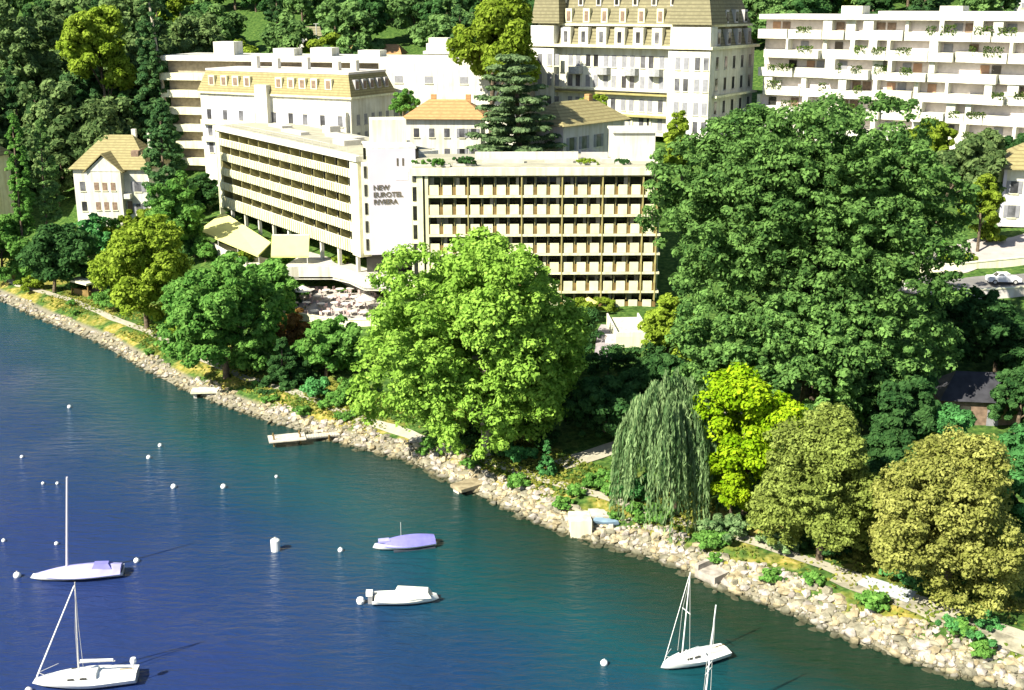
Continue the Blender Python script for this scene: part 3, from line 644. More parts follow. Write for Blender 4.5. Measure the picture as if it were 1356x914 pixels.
MB().add([(10.9, 1.6, 13.1), (12.3, 1.6, 13.1), (12.3, 1.6, 14.6), (10.9, 1.6, 14.6), (10.9, 3.2, 13.6), (12.3, 3.2, 13.6), (12.3, 4, 14.9), (10.9, 4, 14.9)], [(0, 1, 2, 3), (1, 5, 6, 2), (4, 0, 3, 7), (3, 2, 6, 7)]).build('dormer', SHBR, vl)

# ---------------- mansard residence behind the lake wing
mn = thing('mansard_residence', 'pale residence with ochre mansard roof and a row of dormers, behind the lake wing', 'apartment house', (-60, 233.6, 13), R(-27.5))
L_, D_, E_ = 35.0, 14.0, 19.5
bx('wall', WHITE2, mn, 0, L_, 0, D_, 0, E_)
bx('bay', WHITE2, mn, 14.2, 17.0, -1.2, 0, 0, 21.5); bx('bay', WHITE2, mn, 23, 34.4, -.8, 0, 4, 17.2)
bx('cornice', CREAM, mn, -.5, L_ + .5, -.5, D_ + .5, E_, E_ + .35)
MB().frustum((-.4, L_ + .4, -.4, D_ + .4), (1.0, L_ - 1.0, 1.0, D_ - 1.0), E_ + .36, E_ + 4.2).build('mansard_roof', OCHRE, mn)
bx('roof_top', mat('lead_roof', (.62, .56, .50), .8, .08, .6), mn, .9, L_ - .9, .9, D_ - .9, E_ + 4.2, E_ + 4.6)
for x in (3, 6, 8.8, 11.6, 19, 21.8, 24.4, 27, 30.2): 
    d = bx('dormer', CREAM, mn, x - .75, x + .75, -.05, 1.5, E_ + 1.5, E_ + 3.4); bx('pane', SHBR, d, x - .45, x + .45, -.12, -.06, E_ + 1.7, E_ + 3.1)
FM = flank(Matrix.Identity(4), L_)
for x in (2.2, 4.6, 7, 9.4, 11.8):
    d = MB(FM).box(x - .6, x + .6, -.05, 1.4, E_ + 1.5, E_ + 3.3).build('dormer', GREYW, mn); MB(FM).box(x - .4, x + .4, -.12, -.06, E_ + 1.7, E_ + 3.0).build('pane', SHBR, d)  # dormers and sills of this flank: grey carries its shade in the colour
    for z in (8.4, 11.6, 14.8): win(mn, FM, x, z, .9, 1.8, 0, GREYW, SHGREY)
for i in range(9):
    for z in (8.2, 11.4, 14.6, 17.0 - .2):
        x = 2.0 + i * 3.9
        if 13.8 < x < 17.6 or z > 16: continue
        win(mn, None, x, z, 1.1, 1.9, -.8 if x > 23 and z < 17 else 0, shut=mat('pale_shutter', (.55, .55, .60), .8, .05))
for z in (10.4, 13.7): bx('balcony', CREAM, mn, .5, 13.8, -1.0, -.01, z, z + .9); bx('string_course', GREYW, mn, 17.1, 22.9, -.1, -.004, z, z + .35)
for x in (8, 13, 20, 27, 31): bx('chimney', WHITE2, mn, x, x + 1.3, 6, 7, E_ + 4.6, E_ + 6.2 + (x % 3) * .3)

# ---------------- stepped flats with balconies, left of and behind the mansard residence
st = thing('stepped_flats', 'long flat roofed block with cream balconies, seen left of and above the mansard residence', 'apartment block', (-70, 246, 14), R(-14))
bx('wall', mat('brown_rear_wall', (.36, .30, .22), .85, .15), st, 0, 74, 1.5, 14, 0, 24.0)
bx('roof_slab', WHITE2, st, -.6, 74.5, -.4, 14.5, 24.0, 25.0)
for k in range(6): bx('balcony', CREAM, st, -1, 40, -.5, 1.5, 3.2 + k * 3.4, 4.6 + k * 3.4)
bx('end_block', WHITE2, st, 46, 74, -.8, 1.49, 4, 23.99)
for x in (50, 56, 63, 69): win(st, None, x, 20.4, 1.6, 1.3, -.8, pane=SHGREY)
for x, h_ in ((9, 2.6), (22, 1.4), (30, 1.6), (40, 1.2)): bx('roof_hut', WHITE2, st, x, x + 4.5, 4, 8, 25.0, 25.0 + h_)
b = thing('stair_tower_house', 'tall narrow white stair tower with square cap, left of the cedar', 'tower', (at_y(565, 90, 250).x, 250, 30), R(-10))
bx('wall', WHITE2, b, 0, 5.2, 0, 4, 0, 11.2); bx('opening', SHBR, b, 2.6, 4.8, -.08, -.003, 4.8, 8.2); bx('cap', WHITE2, b, -.6, 5.8, -.5, 4.5, 9.1, 9.7); bx('roof', WHITE2, b, .4, 4.4, .4, 3.6, 11.2, 12.3)

# ---------------- house with orange roof
oh = at_y(536, 180, 205); o = thing('orange_roofed_house', 'white house under a low orange tiled roof, behind the middle of the hotel', 'house', (oh.x, 205, 14.5), R(-3))
bx('wall', WHITE2, o, 0, 13.0, 0, 10, 0, 15.7); MB().gable(-.8, 14.4, -.8, 10.8, 15.7, 18.6, 'x', hip=4.5).build('roof', ORANGE, o)
bx('side_wall', WHITE2, o, -6, -.01, 1.5, 10, 0, 14.6)
for x in (2, 4.6, 7.2, 9.8, 11.8):
    for z in (6, 9.2, 12.6): win(o, None, x, z, .9, 1.5, 0, shut=SHGREY if x > 9 else None)
for x in (4, 10): bx('chimney', ORANGE, o, x, x + .9, 5, 5.9, 17, 19.4)
# ---------------- pink villa in shade
pv = thing('shaded_villa', 'grey pink villa with golden hipped roof, its front in shade, right of the cedar', 'villa', (8.4, 197, 16), R(49))
bx('wall', PINK, pv, 0, 17, 0, 9, 0, 13.7); MB().gable(-.9, 17.9, -.9, 9.9, 13.7, 17.2, 'x', hip=4).build('roof', OCHRE, pv)
for x in (2.2, 5.6, 9.6, 13.6):
    for z in (6, 9.6): win(pv, None, x, z, 1.3, 2.1, 0, shut=SHGREY)
bx('balcony', WHITE2, pv, 3, 8, -1.3, -.01, 8.2, 9.1); bx('porch', WHITE2, pv, 6.2, 9, -1.6, -.01, 4, 7.4)
bx('chimney', ORANGE, pv, 12, 13, 4, 5, 15.5, 18)

# ---------------- grand hotel
gh = thing('grand_hotel', 'huge white belle epoque hotel with tan mansard roofs and dormers, top centre', 'hotel', (4.5, 241, 25), R(-33))
GL, GD = 37.6, 20
Zg = lambda v: 49 - 237 * (.2756 + .0006094 * (v - 457)) - 25
E1, E2 = Zg(60), Zg(33)
FG = flank(Matrix.Identity(4), GL)
b = MB(); b.box(0, GL, 0, GD, 0, E1); b.build('wall', WHITE2, gh)
for x0, x1 in ((-.4, 5.2), (29.6, GL + .3)): bx('pavilion', WHITE2, gh, x0, x1, -1.4, 0, 0, E1 - .3)
for x0, x1 in ((-.2, 5.0), (29.8, GL + .1)): bx('attic', WHITE2, gh, x0, x1, -1.2, 1.8, E1 + .51, E2 - .01)
bx('cornice', CREAM, gh, -.8, GL + .8, -1.8, GD + .6, E1, E1 + .5)
MB().frustum((.2, GL - .2, .1, GD - .2), (1.2, GL - 1.2, 1.3, GD - 1.2), E1 + .51, E2).build('lower_mansard', TAN, gh)
bx('upper_cornice', CREAM, gh, .4, GL - .4, .5, GD - .5, E2, E2 + .4)
MB().frustum((.7, GL - .7, .8, GD - .8), (3.2, GL - 3.2, 4, GD - 4), E2 + .41, E2 + 8.5).build('upper_mansard', TAN, gh)
MB().frustum((-.2, 6.2, -1.2, 6), (1, 5, .2, 4.6), E2 + .42, E2 + 10.5).build('corner_turret_roof', TAN, gh)
MB().frustum((29.2, GL + .2, -1.2, 6), (31, GL - 2, .6, 4.6), E2 + .42, E2 + 10.5).build('corner_turret_roof', TAN, gh)
for i in range(9):
    x = 3.2 + i * 3.9
    d = bx('dormer', WHITE2, gh, x - 1.05, x + 1.05, -.25, 1.6, E1 + .55, E2 - .25); bx('pane', GREYG, d, x - .4, x + .4, -.32, -.26, E1 + .9, E2 - 1.0)
    d = bx('dormer', CREAM, gh, x - .7, x + .7, .8, 2.8, E2 + .6, E2 + 3.2); bx('pane', SHBR, d, x - .4, x + .4, .73, .79, E2 + .9, E2 + 2.7)
for i in range(4):
    x = 2.5 + i * 4.8
    d = MB(FG).box(x - .8, x + .8, -.1, 1.6, E1 + .6, E2 - .4).build('dormer', GREYW, gh); MB(FG).box(x - .5, x + .5, -.17, -.11, E1 + .9, E2 - 1.0).build('pane', DARKW, d)  # flank dormers grey instead of white: the side's shade put into the colour
cap = [0, MB()]
zr = [E1 - 3.6, E1 - 7.4, E1 - 11.6, E1 - 15.0]
for i in range(10):
    x = 1.2 + i * 3.9
    for j, z in enumerate(zr):
        y = -1.4 if (x < 5.2 or x > 29.6) else 0
        for dx in (-.85, .85): win(gh, None, x + dx, z, .95, 2.2, y, pane=SHGREY if (i + j) % 3 else GREYG, cap=cap)
for i in range(5):
    for z in zr: win(gh, FG, 2.4 + i * 3.9, z, 1.0, 2.2, 0, GREYW, DARKW, cap=cap)  # sills grey as well, with the flank's shade in their colour
if cap[1].v: cap[1].build('window', GREYG, gh)['kind'] = 'stuff'
for x in (9.5, 15.5, 21.5, 26.5):
    q = MB(); q.prism([(x - 1.5, -.02), (x - 1.2, -1.1), (x - .5, -1.5), (x + .5, -1.5), (x + 1.2, -1.1), (x + 1.5, -.02)], E1 - 5.0, E1 - 3.7); q.build('curved_balcony', mat('grey_iron_balcony', (.40, .40, .40), .7, .15, 3.), gh)
for z, m_ in ((E1 - 7.9, WHITE), (E1 - 8.6, OLIVEF), (E1 - 12.6, OLIVEF)): bx('string_course', m_, gh, 5.3, 29.5, -1.1, -.005, z, z + .35)
for z in (E1 - 8.6, E1 - 12.6): MB(FG).box(.3, GD - .3, -1.1, -.01, z, z + .4).build('string_course', CREAM, gh)
for i in range(7): bx('pilaster', CREAM, gh, 6 + i * 3.9, 6.4 + i * 3.9, -.2, -.006, 0, E1 - 12.7)
for i in range(8):
    x = 5.2 + i * 3.9
    d = bx('dormer', WHITE2, gh, x - .55, x + .55, 1.9, 3.4, E2 + 3.6, E2 + 5.4); bx('pane', DARKW, d, x - .32, x + .32, 1.83, 1.895, E2 + 3.9, E2 + 5.0)
for i in range(4):
    x = 3.2 + i * 4.4
    d = MB(FG).box(x - .7, x + .7, .6, 2.6, E2 + .6, E2 + 3.0).build('dormer', GREYW, gh); MB(FG).box(x - .45, x + .45, .53, .595, E2 + .9, E2 + 2.6).build('pane', DARKW, d)  # upper flank dormers, shade painted in by the grey
for x in (8, 16, 24): bx('chimney', WHITE2, gh, x, x + 1.4, 7, 8, E2 + 5, E2 + 11)

# ---------------- terraced apartment block, top right
ab = thing('balcony_apartment_block', 'wide white block of flats with planted balconies and flat roof, top right', 'apartment block', (47, 231, 20), R(-35))
AL_, AH = 66, 26.2
WPK = mat('pale_rear_wall', (.68, .60, .56), .85, .08)
bx('wall', WPK, ab, 0, AL_, 1.6, 15, 0, AH)
bx('roof_slab', WHITE2, ab, -.6, AL_ + .5, -.5, 15.4, AH, AH + .9)
MB().box(20, 60, 5, 10, AH + .9, AH + 1.5).build('roof_parapet', WHITE2, ab)
rr = random.Random(5); FLH = 3.45
nwin = 0; wrest = MB(); GREENP = leafmat('planter_leaves', (.03, .07, .015), (.12, .18, .035))
for f in range(7):
    z = AH - (f + 1) * FLH
    x = -.5 + (f % 2) * 1.2
    while x < AL_:
        w_ = rr.uniform(3, 7.5); w_ = min(w_, AL_ + .6 - x); y = rr.choice((-1.3, -.5, -.9, 0.1))
        bx('balcony', WHITE2, ab, x, x + w_ - .12, y, 1.55, z, z + 1.5 + rr.uniform(-.1, .25)); 
        if rr.random() < .7: bx('party_wall', WHITE2, ab, x + .01, x + rr.uniform(.3, 1.9), y + .25, 1.58, z + 1.5, z + FLH - .003)
        n_ = rr.randint(0, 2)
        for q in range(n_):
            wx_ = x + 1.9 + q * 1.9
            if wx_ + 1.5 > x + w_: break
            if nwin < 100: win_ = bx('window', rr.choice((SHBR, SHBR, SHGREY, DARKW, mat('terracotta_blind', (.42, .25, .16), .8, .1))), ab, wx_, wx_ + 1.5, 1.45, 1.59, z + .6, z + 3.0); nwin += 1
            else: wrest.box(wx_, wx_ + 1.5, 1.45, 1.59, z + .6, z + 3.0)
        if rr.random() < .62:
            pw = rr.uniform(.8, 3.4); px0 = x + rr.uniform(.2, max(.3, w_ - pw)); n = int(pw * 90); C_ = rng.uniform([px0, y - .25, z + 1.1], [px0 + pw, y + .6, z + 2.1 + rr.random() * .7], (n, 3))
            link(bpy.data.objects.new('planter_foliage', leaf_mesh('planter_foliage', C_, rng.normal(size=(n, 3)) + [0, -.3, .6], .17, rng.random(n), GREENP)), ab)
        x += w_
if wrest.v: wrest.build('window', SHBR, ab)['kind'] = 'stuff'
for x in (12, 30, 47): bx('roof_hut', WHITE2, ab, x, x + 4, 8, 12, AH + .9, AH + 2.4)

# ---------------- house at the right edge
rh = at_y(1322, 300, 176); o = thing('roadside_house', 'pale pink house with tan roof above the forecourt, at the right edge', 'house', (rh.x, 176, 17.0), R(-12))
bx('wall', WHITE2, o, 0, 14, 0, 10, 0, 8.6); MB().gable(-1.3, 15.3, -1.3, 11.3, 8.6, 12.2, 'x', hip=5).build('roof', OCHRE, o)
for x in (1.6, 4.6, 8, 11.4):
    for z in (1.4, 5.0): win(o, None, x, z, 1.1, 1.8, 0, shut=SHGREY)
bx('corner_strip', LAV, o, -.06, .4, -.06, -.005, 0, 8.5)
bx('chimney', WHITE2, o, 9, 9.9, 5, 6, 10.5, 13.2)
# ---------------- small garden buildings
gb = G(816, 462); o = thing('raised_terrace', 'raised cream garden terrace with low parapet beside the mauve walk, below the park wing', 'terrace', (gb.x, gb.y, gb.z - .3), R(3))
bx('platform', CREAM, o, 0, 4.4, 0, 10, -.6, 1.7); bx('parapet', WHITE2, o, 0, .2, 0, 10, 1.7, 2.3); bx('parapet', WHITE2, o, 4.2, 4.4, 0, 10, 1.7, 2.3); bx('parapet', WHITE2, o, .201, 4.199, 0, .2, 1.7, 2.3)
for k in range(4): bx('step', PINK, o, -1.2, -.003, 1.0 + k * .4, 1.4 + k * .4, -.5, .2 + k * .4)
dk = at_z(1243, 545, 6.5); o = thing('dark_roofed_pavilion', 'low pavilion with dark hipped roof in the shade of the tallest trees, at right', 'pavilion', (dk.x, dk.y, T(dk.x, dk.y) - .3), R(-8))
bx('wall', SHBR, o, .6, 8.4, .6, 6, 0, 3.2); MB().gable(0, 9, 0, 7, 3.2, 5.6, 'x', hip=2.2).build('roof', DARKROOF, o); bx('window', DARKW, o, 2, 3.4, .52, .597, 1.2, 2.5); bx('door', SHGREY, o, 5.2, 6.4, .52, .597, .3, 2.6)  # wall made dark brown to stand in for tree shade
sh_ = G(92, 392); o = thing('shore_kiosk', 'small pale roofed kiosk with dark open side by the shore path, at left', 'kiosk', (sh_.x, sh_.y + 1, T(sh_.x, sh_.y)), R(-38))
bx('rear_wall', SHBR, o, 0, 5, 2.6, 2.8, 0, 2.3); bx('roof', WHITE, o, -.4, 5.4, -.5, 3.2, 2.3, 2.6)
for x in (0, 4.8): bx('post', BROWN, o, x, x + .2, 0, .2, 0, 2.3)
bx('counter', BROWN, o, .3, 4.7, .3, .8, 0, 1.0)
lc = at_y(-84, 240, 215); o = thing('edge_chalet', 'cream balconied house half cut by the left edge, behind cypresses', 'house', (lc.x - 3, 226, 8), R(-10))
bx('wall', CREAM, o, 0, 8, 0, 8, 0, 13); MB().gable(-.8, 8.8, -.8, 8.8, 13, 16, 'x', hip=2).build('roof', OCHRE, o)
for z in (3.5, 6.8, 10): bx('balcony', WHITE2, o, -.2, 8.2, -1.2, -.01, z, z + 1); win(o, None, 6, z + 1.1, 1.2, 1.3, 0, pane=SHBR)
# ---------------- retaining wall and parking above the lower park
def wall_line(name, label, pts, h, th, m, cap=None):
    root = thing(name, label, 'wall', pts[0]); w = MB(Matrix.Translation(-Vector(pts[0]))); c = MB(Matrix.Translation(-Vector(pts[0])))
    vs_ = []; nrm = []
    for i, p in enumerate(pts):
        d = Vector(pts[min(i + 1, len(pts) - 1)]) - Vector(pts[max(i - 1, 0)]); d.z = 0; d.normalize(); nrm.append(Vector((-d.y, d.x, 0)))
    def strip(mb, hw, z0f, z1f):
        V = []
        for p, q in zip(pts, nrm): V += [(p.x - q.x * hw, p.y - q.y * hw, p.z + z0f), (p.x + q.x * hw, p.y + q.y * hw, p.z + z0f), (p.x + q.x * hw, p.y + q.y * hw, p.z + z1f), (p.x - q.x * hw, p.y - q.y * hw, p.z + z1f)]
        F_ = [(0, 1, 2, 3), tuple(4 * (len(pts) - 1) + k for k in (3, 2, 1, 0))]
        for i in range(len(pts) - 1): F_ += [(4 * i + k, 4 * i + 4 + k, 4 * i + 4 + (k + 1) % 4, 4 * i + (k + 1) % 4) for k in range(4)]
        mb.add(V, F_)
    strip(w, th / 2, -1.2, h); w.build('wall_face', m, root); strip(c, th / 2 + .08, h + .003, h + .15); c.build('coping', WHITE, root)
wall_line('retaining_wall', 'pale retaining wall below the road, right of the tallest trees', pathpx([(1195, 384), (1250, 398), (1300, 396), (1356, 392), (1420, 388)]), 1.1, .4, PINK)
wall_line('retaining_wall', 'long low wall between the forecourt and the road, behind the parked car', pathpx([(1218, 362), (1270, 360), (1356, 352), (1430, 346)]), 1.0, .35, CREAM)
wall_line('retaining_wall', 'low white wall edging the hotel terrace above the shore shrubs', pathpx([(372, 400), (392, 424), (450, 433), (500, 432)]), .9, .3, WHITE)
# ---------------- small houses on the hillside
def hill_house(u, v, w, d, h, rz, wm, rm, label):
    p = G(u, v); o = thing('hillside_house', label, 'house', (p.x, p.y, p.z - 1), R(rz))
    bx('wall', wm, o, 0, w, 0, d, 0, h + 1); MB().gable(-.5, w + .5, -.5, d + .5, h + 1, h + 3.2, 'x', hip=1.5).build('roof', rm, o)
    for x in np.arange(1.4, w - .6, 2.2): win(o, None, float(x), 2.4, 1., 1.3, 0, pane=SHGREY)
hill_house(606, 24, 8, 8, 9, -5, WHITE2, OCHRE, 'tall white house top centre, beside the tall yellow green tree')
hill_house(1118, 14, 9, 8, 5, -10, PINK, ORANGE, 'pinkish house on the slope above the flats, top right')
hill_house(1335, 18, 9, 8, 7, -10, WHITE2, OCHRE, 'white house at the top right corner, above the flats')
hill_house(492, 16, 10, 8, 5, -5, CREAM, OCHRE, 'cream house in trees at the top edge, left of centre')
hill_house(250, 58, 9, 7, 4, -12, WHITE2, OCHRE, 'pale small house in the trees above the stepped flats')
hill_house(455, 86, 14, 6, 2.5, -10, CREAM, ORANGE, 'low pale house on the grass slope, behind the mansard residence')
hill_house(395, 64, 6, 5, 3, -10, WHITE2, TAN, 'tiny white house on the green slope, between two pale masts')
for u, v, vt, lb in ((421, 90, 32, 'thin pale mast on the slope, left of the pair'), (462, 86, 30, 'thin pale mast on the slope, right of the pair')):
    p = G(u, v); top = at_y(u, vt, p.y).z - p.z; o = thing('mast', lb, 'mast', p); MB().tube([(0, 0, -.5), (0, 0, top)], [.22, .12], 6).build('pole', METAL, o); bx('lamp_arm', METAL, o, -.6, .6, -.06, .06, top, top + .12)
# ================================================================== vegetation
# --- the big named trees, front to back
tree('broad bright green plane tree bulging over the shore rocks, centre', (648, 603), 474, 774, 314, 594, 'lime', leaves=150000, size=.23, tr=.75, bark=PALEBARK, lobes=20, clump=.075, dep=.85, per=70)
tree('immense deep green tree towering in front of the flats, right of centre', (1075, 540), 866, 1276, 132, 440, 'deep', leaves=170000, size=.25, tr=.95, lobes=24, clump=.062, dep=.75, per=75)
tree('wide deep green tree below the immense one, behind the acid yellow tree', (1060, 575), 888, 1262, 360, 560, 'deep', leaves=95000, size=.24, tr=.6, lobes=17, clump=.08, dep=.55, per=75)
tree('weeping willow trailing grey green strands beside the acid yellow tree', (893, 684), 812, 950, 513, 686, 'willow', 'willow', leaves=26000, tr=.35, dep=1)
tree('acid yellow green tree between the willow and the olive tree', (985, 682), 908, 1062, 488, 640, 'yellow', leaves=26000, size=.22, tr=.28, lobes=8, clump=.2)
tree('lower yellow limb-like young tree under the acid yellow crown', (968, 690), 925, 1000, 590, 676, 'yellow', leaves=12000, size=.2, tr=.15, lobes=5, clump=.25)
tree('olive tinted autumn tree, left one of the two by the rocks', (1085, 742), 1002, 1168, 546, 756, 'olive', leaves=75000, size=.16, tr=.3, lobes=12, clump=.10, per=70, cone=.45)
tree('straw coloured autumn tree, right one of the two by the rocks', (1255, 792), 1150, 1350, 572, 806, 'straw', leaves=95000, size=.16, tr=.32, lobes=14, clump=.10, per=70, cone=.35)
tree('small fresh green tree peeping over the straw coloured one', (1258, 640), 1222, 1292, 536, 602, 'emer', leaves=9000, size=.24, tr=.2, lobes=6, clump=.25)
tree('emerald green tree cut by the right edge, behind the straw coloured one', (1345, 748), 1308, 1420, 566, 735, 'emer', leaves=22000, size=.24, tr=.25, lobes=8, clump=.18)
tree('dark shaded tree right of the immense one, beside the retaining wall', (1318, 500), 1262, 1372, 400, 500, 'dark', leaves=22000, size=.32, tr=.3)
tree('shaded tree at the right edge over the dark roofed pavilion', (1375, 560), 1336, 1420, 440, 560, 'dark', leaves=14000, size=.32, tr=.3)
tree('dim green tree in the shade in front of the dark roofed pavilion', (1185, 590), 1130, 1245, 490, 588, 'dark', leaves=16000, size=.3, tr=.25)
tree('low dark tree in deep shade between the plane tree and the willow', (800, 572), 738, 872, 498, 570, 'dark', leaves=20000, size=.28, tr=.25)  # added dark crown, blackening lawn that only lies in the plane tree's shade
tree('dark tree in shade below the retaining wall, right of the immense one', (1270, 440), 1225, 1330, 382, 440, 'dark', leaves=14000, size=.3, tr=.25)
tree('golden green tree right of the raised terrace, touching the immense tree', (882, 486), 852, 925, 388, 478, 'gold', leaves=22000, size=.24, tr=.22, lobes=8, clump=.12, per=80)
tree('dark tree in shade just behind the willow', (862, 545), 822, 915, 470, 540, 'dark', leaves=18000, size=.28, tr=.25)  # dark tree added to cover sunlit lawn where shade belongs
tree('dark tree in deep shade between the two autumn trees', (1192, 700), 1140, 1245, 596, 696, 'dark', leaves=20000, size=.25, tr=.25)  # added to stand in for black shade on the open lawn
tree('dark tree standing left of the dark roofed pavilion', (1205, 640), 1150, 1236, 500, 632, 'dark', leaves=22000, size=.28, tr=.3)  # tree added to throw shadow over the pavilion
tree('dark tree before the dark roofed pavilion, right of the fresh green tree', (1345, 580), 1318, 1390, 480, 570, 'dark', leaves=16000, size=.26, tr=.25)  # dark tree added for shading around the pavilion
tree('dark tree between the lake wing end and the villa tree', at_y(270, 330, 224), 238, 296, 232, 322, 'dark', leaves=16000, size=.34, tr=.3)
# --- left shore
tree('olive gold tree leaning over the shore path, left', (195, 436), 122, 252, 288, 430, 'gold', leaves=44000, size=.28, tr=.35, clump=.12, per=80, cone=.2)
tree('large mid green tree left of the conical bush', (300, 500), 212, 372, 338, 496, 'mid', leaves=60000, size=.27, tr=.4, lobes=14, clump=.10, per=80, cone=.15)
tree('round dark green tree over the shore kiosk, far left', (72, 388), 32, 126, 296, 386, 'dark', leaves=22000, size=.34, tr=.3, clump=.18)
tree('light green tree cut by the left edge above the path', (4, 370), -40, 44, 285, 366, 'mid', leaves=14000, size=.34, tr=.25)
tree('dark green tree between the villa and the lake wing', (230, 352), 196, 268, 226, 340, 'mid', leaves=22000, size=.34, tr=.3)
tree('dark spire conifer rising at the right side of the villa', at_y(220, 300, 211), 188, 250, 132, 312, 'conifer', 'column', leaves=30000, size=.3, tr=.3)
tree('green tree below the cafe terrace awnings', (345, 440), 300, 392, 345, 430, 'mid', leaves=18000, size=.34, tr=.25)
tree('green tree under the hotel terrace, left of the plane tree', (432, 500), 388, 482, 424, 502, 'mid', leaves=20000, size=.3, tr=.25)
tree('conical dark green bush near the shore path', (374, 512), 346, 404, 448, 510, 'dark', 'cone', leaves=9000, size=.26, tr=.15)
tree('rusty brown leaved small tree beside the hotel terrace', (378, 462), 350, 412, 412, 460, 'rust', leaves=7000, size=.28, tr=.15)
tree('small blue green tree below the villa', (118, 340), 84, 152, 284, 340, 'emer', leaves=9000, size=.34, tr=.2)
tree('yellowish shrubby tree under the spire conifer', (170, 322), 140, 225, 278, 330, 'gold', leaves=9000, size=.34, tr=.2)
# --- between the buildings
tree('tiered grey green cedar between the orange roofed house and the shaded villa', Vector((1.5, 196, 17)), 618, 742, 72, 214, 'cedar', 'cedar', leaves=42000, size=.36, tr=.5)
tree('tall yellow green tree beside the grand hotel', Vector((-4, 222, 22)), 598, 712, -12, 118, 'gold', leaves=34000, size=.42, tr=.5)
tree('small round green tree in front of the white block', Vector((-20, 214, 16)), 516, 556, 118, 152, 'mid', leaves=6000, size=.36, tr=.25)
tree('bright green narrow tree beside the roof penthouse', Vector((27, 184, 12)), 880, 912, 146, 230, 'gold', leaves=9000, size=.34, tr=.2, clump=.25)
tree('golden tree in front of the grand hotel, over the shaded villa roof', Vector((17, 222, 22)), 762, 812, 126, 160, 'gold', leaves=7000, size=.36, tr=.2)
tree('green tree left of the roadside house', Vector((64, 178, 17)), 1240, 1326, 172, 262, 'forest', leaves=22000, size=.38, tr=.3)
tree('yellow green bushy tree beside the forecourt', Vector((66, 166, 16)), 1272, 1326, 232, 300, 'gold', leaves=12000, size=.32, tr=.2)
tree('low yellow green tree between the immense tree and the flats', Vector((55, 186, 18)), 1195, 1262, 158, 220, 'gold', leaves=12000, size=.38, tr=.25)
tree('dark green tree at the right edge above the roof of the roadside house', Vector((82, 190, 19)), 1300, 1380, 178, 236, 'dark', leaves=12000, size=.38, tr=.25)
# --- far left wood: every tree its own crown
tree('yellow green round tree in the dark wood, top left', Vector((-84, 252, 12)), 86, 170, 8, 122, 'gold', leaves=26000, size=.42, tr=.4, clump=.2)
tree('narrow bright green cypress left of the villa', at_y(26, 290, 208) , 8, 40, 150, 290, 'mid', 'column', leaves=12000, size=.3, tr=.2)
tree('narrow dull green cypress just left of the villa', at_y(60, 290, 211), 42, 78, 158, 290, 'hill', 'column', leaves=12000, size=.3, tr=.2)
tree('tall near black conifer with bare trunk, between villa and stepped flats', Vector((-70, 246, 13)), 172, 226, -30, 190, 'conifer', 'cone', leaves=22000, size=.4, tr=.4, bark=PALEBARK)
FG_ = 'trees of the wood at far left'
for (u, y, w, vt, vb, lm, kd, lb) in [
    (12, 262, 80, -10, 200, 'forest', 'broad', 'tall grey green tree at the left edge of the wood'),
    (58, 268, 74, 6, 215, 'forest', 'broad', 'tall grey green tree in the wood, just left of the yellow green round one'),
    (120, 258, 74, 95, 260, 'conifer', 'broad', 'dark tree in the wood below the yellow green round one'),
    (165, 256, 60, 50, 240, 'conifer', 'cone', 'dark pointed conifer right of the yellow green round tree'),
    (178, 270, 70, -20, 120, 'forest', 'broad', 'green tree at the top edge behind the near black conifer'),
    (52, 246, 56, 110, 285, 'conifer', 'cone', 'dark conifer rising behind the two narrow cypresses'),
    (98, 248, 54, 120, 290, 'dark', 'broad', 'dark tree directly left of the villa wall'),
    (20, 246, 60, 190, 300, 'dark', 'broad', 'low dark tree behind the bright green cypress'),
    (150, 249, 66, 128, 230, 'dark', 'broad', 'dark tree rising directly behind the villa roof'),
    (-20, 255, 70, 60, 290, 'conifer', 'cone', 'dark conifer cut by the left edge of the wood'),
    (210, 262, 50, 80, 210, 'dark', 'broad', 'dark tree left of the stepped flats'),
    (262, 285, 70, 20, 90, 'forest', 'broad', 'green tree directly above the stepped flats')]:
    x = at_y(u, 150, y).x
    tree(lb, gz(x, y), u - w / 2, u + w / 2, vt, vb, lm, kd, leaves=15000, size=.46, tr=.35, group=FG_, clump=.2)

# --- wooded hillside: templates copied one by one
def template(name, lm, w, h, kind, n, size, lb):
    root = thing(name, lb, 'tree', (0, 0, 0), 0, 'trees on the hillside behind')
    if kind == 'broad': me, tg = crown_broad(w, h * .85, w, n, size, LM[lm], 8, .22, .1, h * .15)
    else: me, tg = crown_cone(w, h * .95, n, size, LM[lm], h * .05), []
    c = link(bpy.data.objects.new('crown', me), root); t = trunk_mb(h * .6, .3, tg[:4]).build('trunk', BARK, root, True)
    return root, [(c, []), (t, [])]
TPL = [template('hillside_tree', 'hill', 10, 11, 'broad', 5500, .46, 'mid green rounded tree on the slope behind the buildings'),
       template('hillside_tree', 'dark', 9, 13, 'broad', 5500, .46, 'dark green rounded tree on the slope behind the buildings'),
       template('hillside_tree', 'gold', 9, 10, 'broad', 5000, .46, 'yellow green rounded tree on the slope behind the buildings'),
       template('hillside_tree', 'conifer', 7, 17, 'cone', 5500, .46, 'dark pointed conifer on the slope behind the buildings')]
used = [False] * 4; rr = random.Random(11)
spots = []
tries = 0
while len(spots) < 285 and tries < 9000:
    tries += 1
    y = rr.uniform(272, 430); u = rr.uniform(-60, 1420); x = (u - 678) / F_PX * y
    if any((x - a) ** 2 + (y - b_) ** 2 < (4.0 + (y - 270) * .02) ** 2 for a, b_ in spots): continue
    if -50 < x < -28 and y < 300 and rr.random() < .6: continue
    spots.append((x, y))
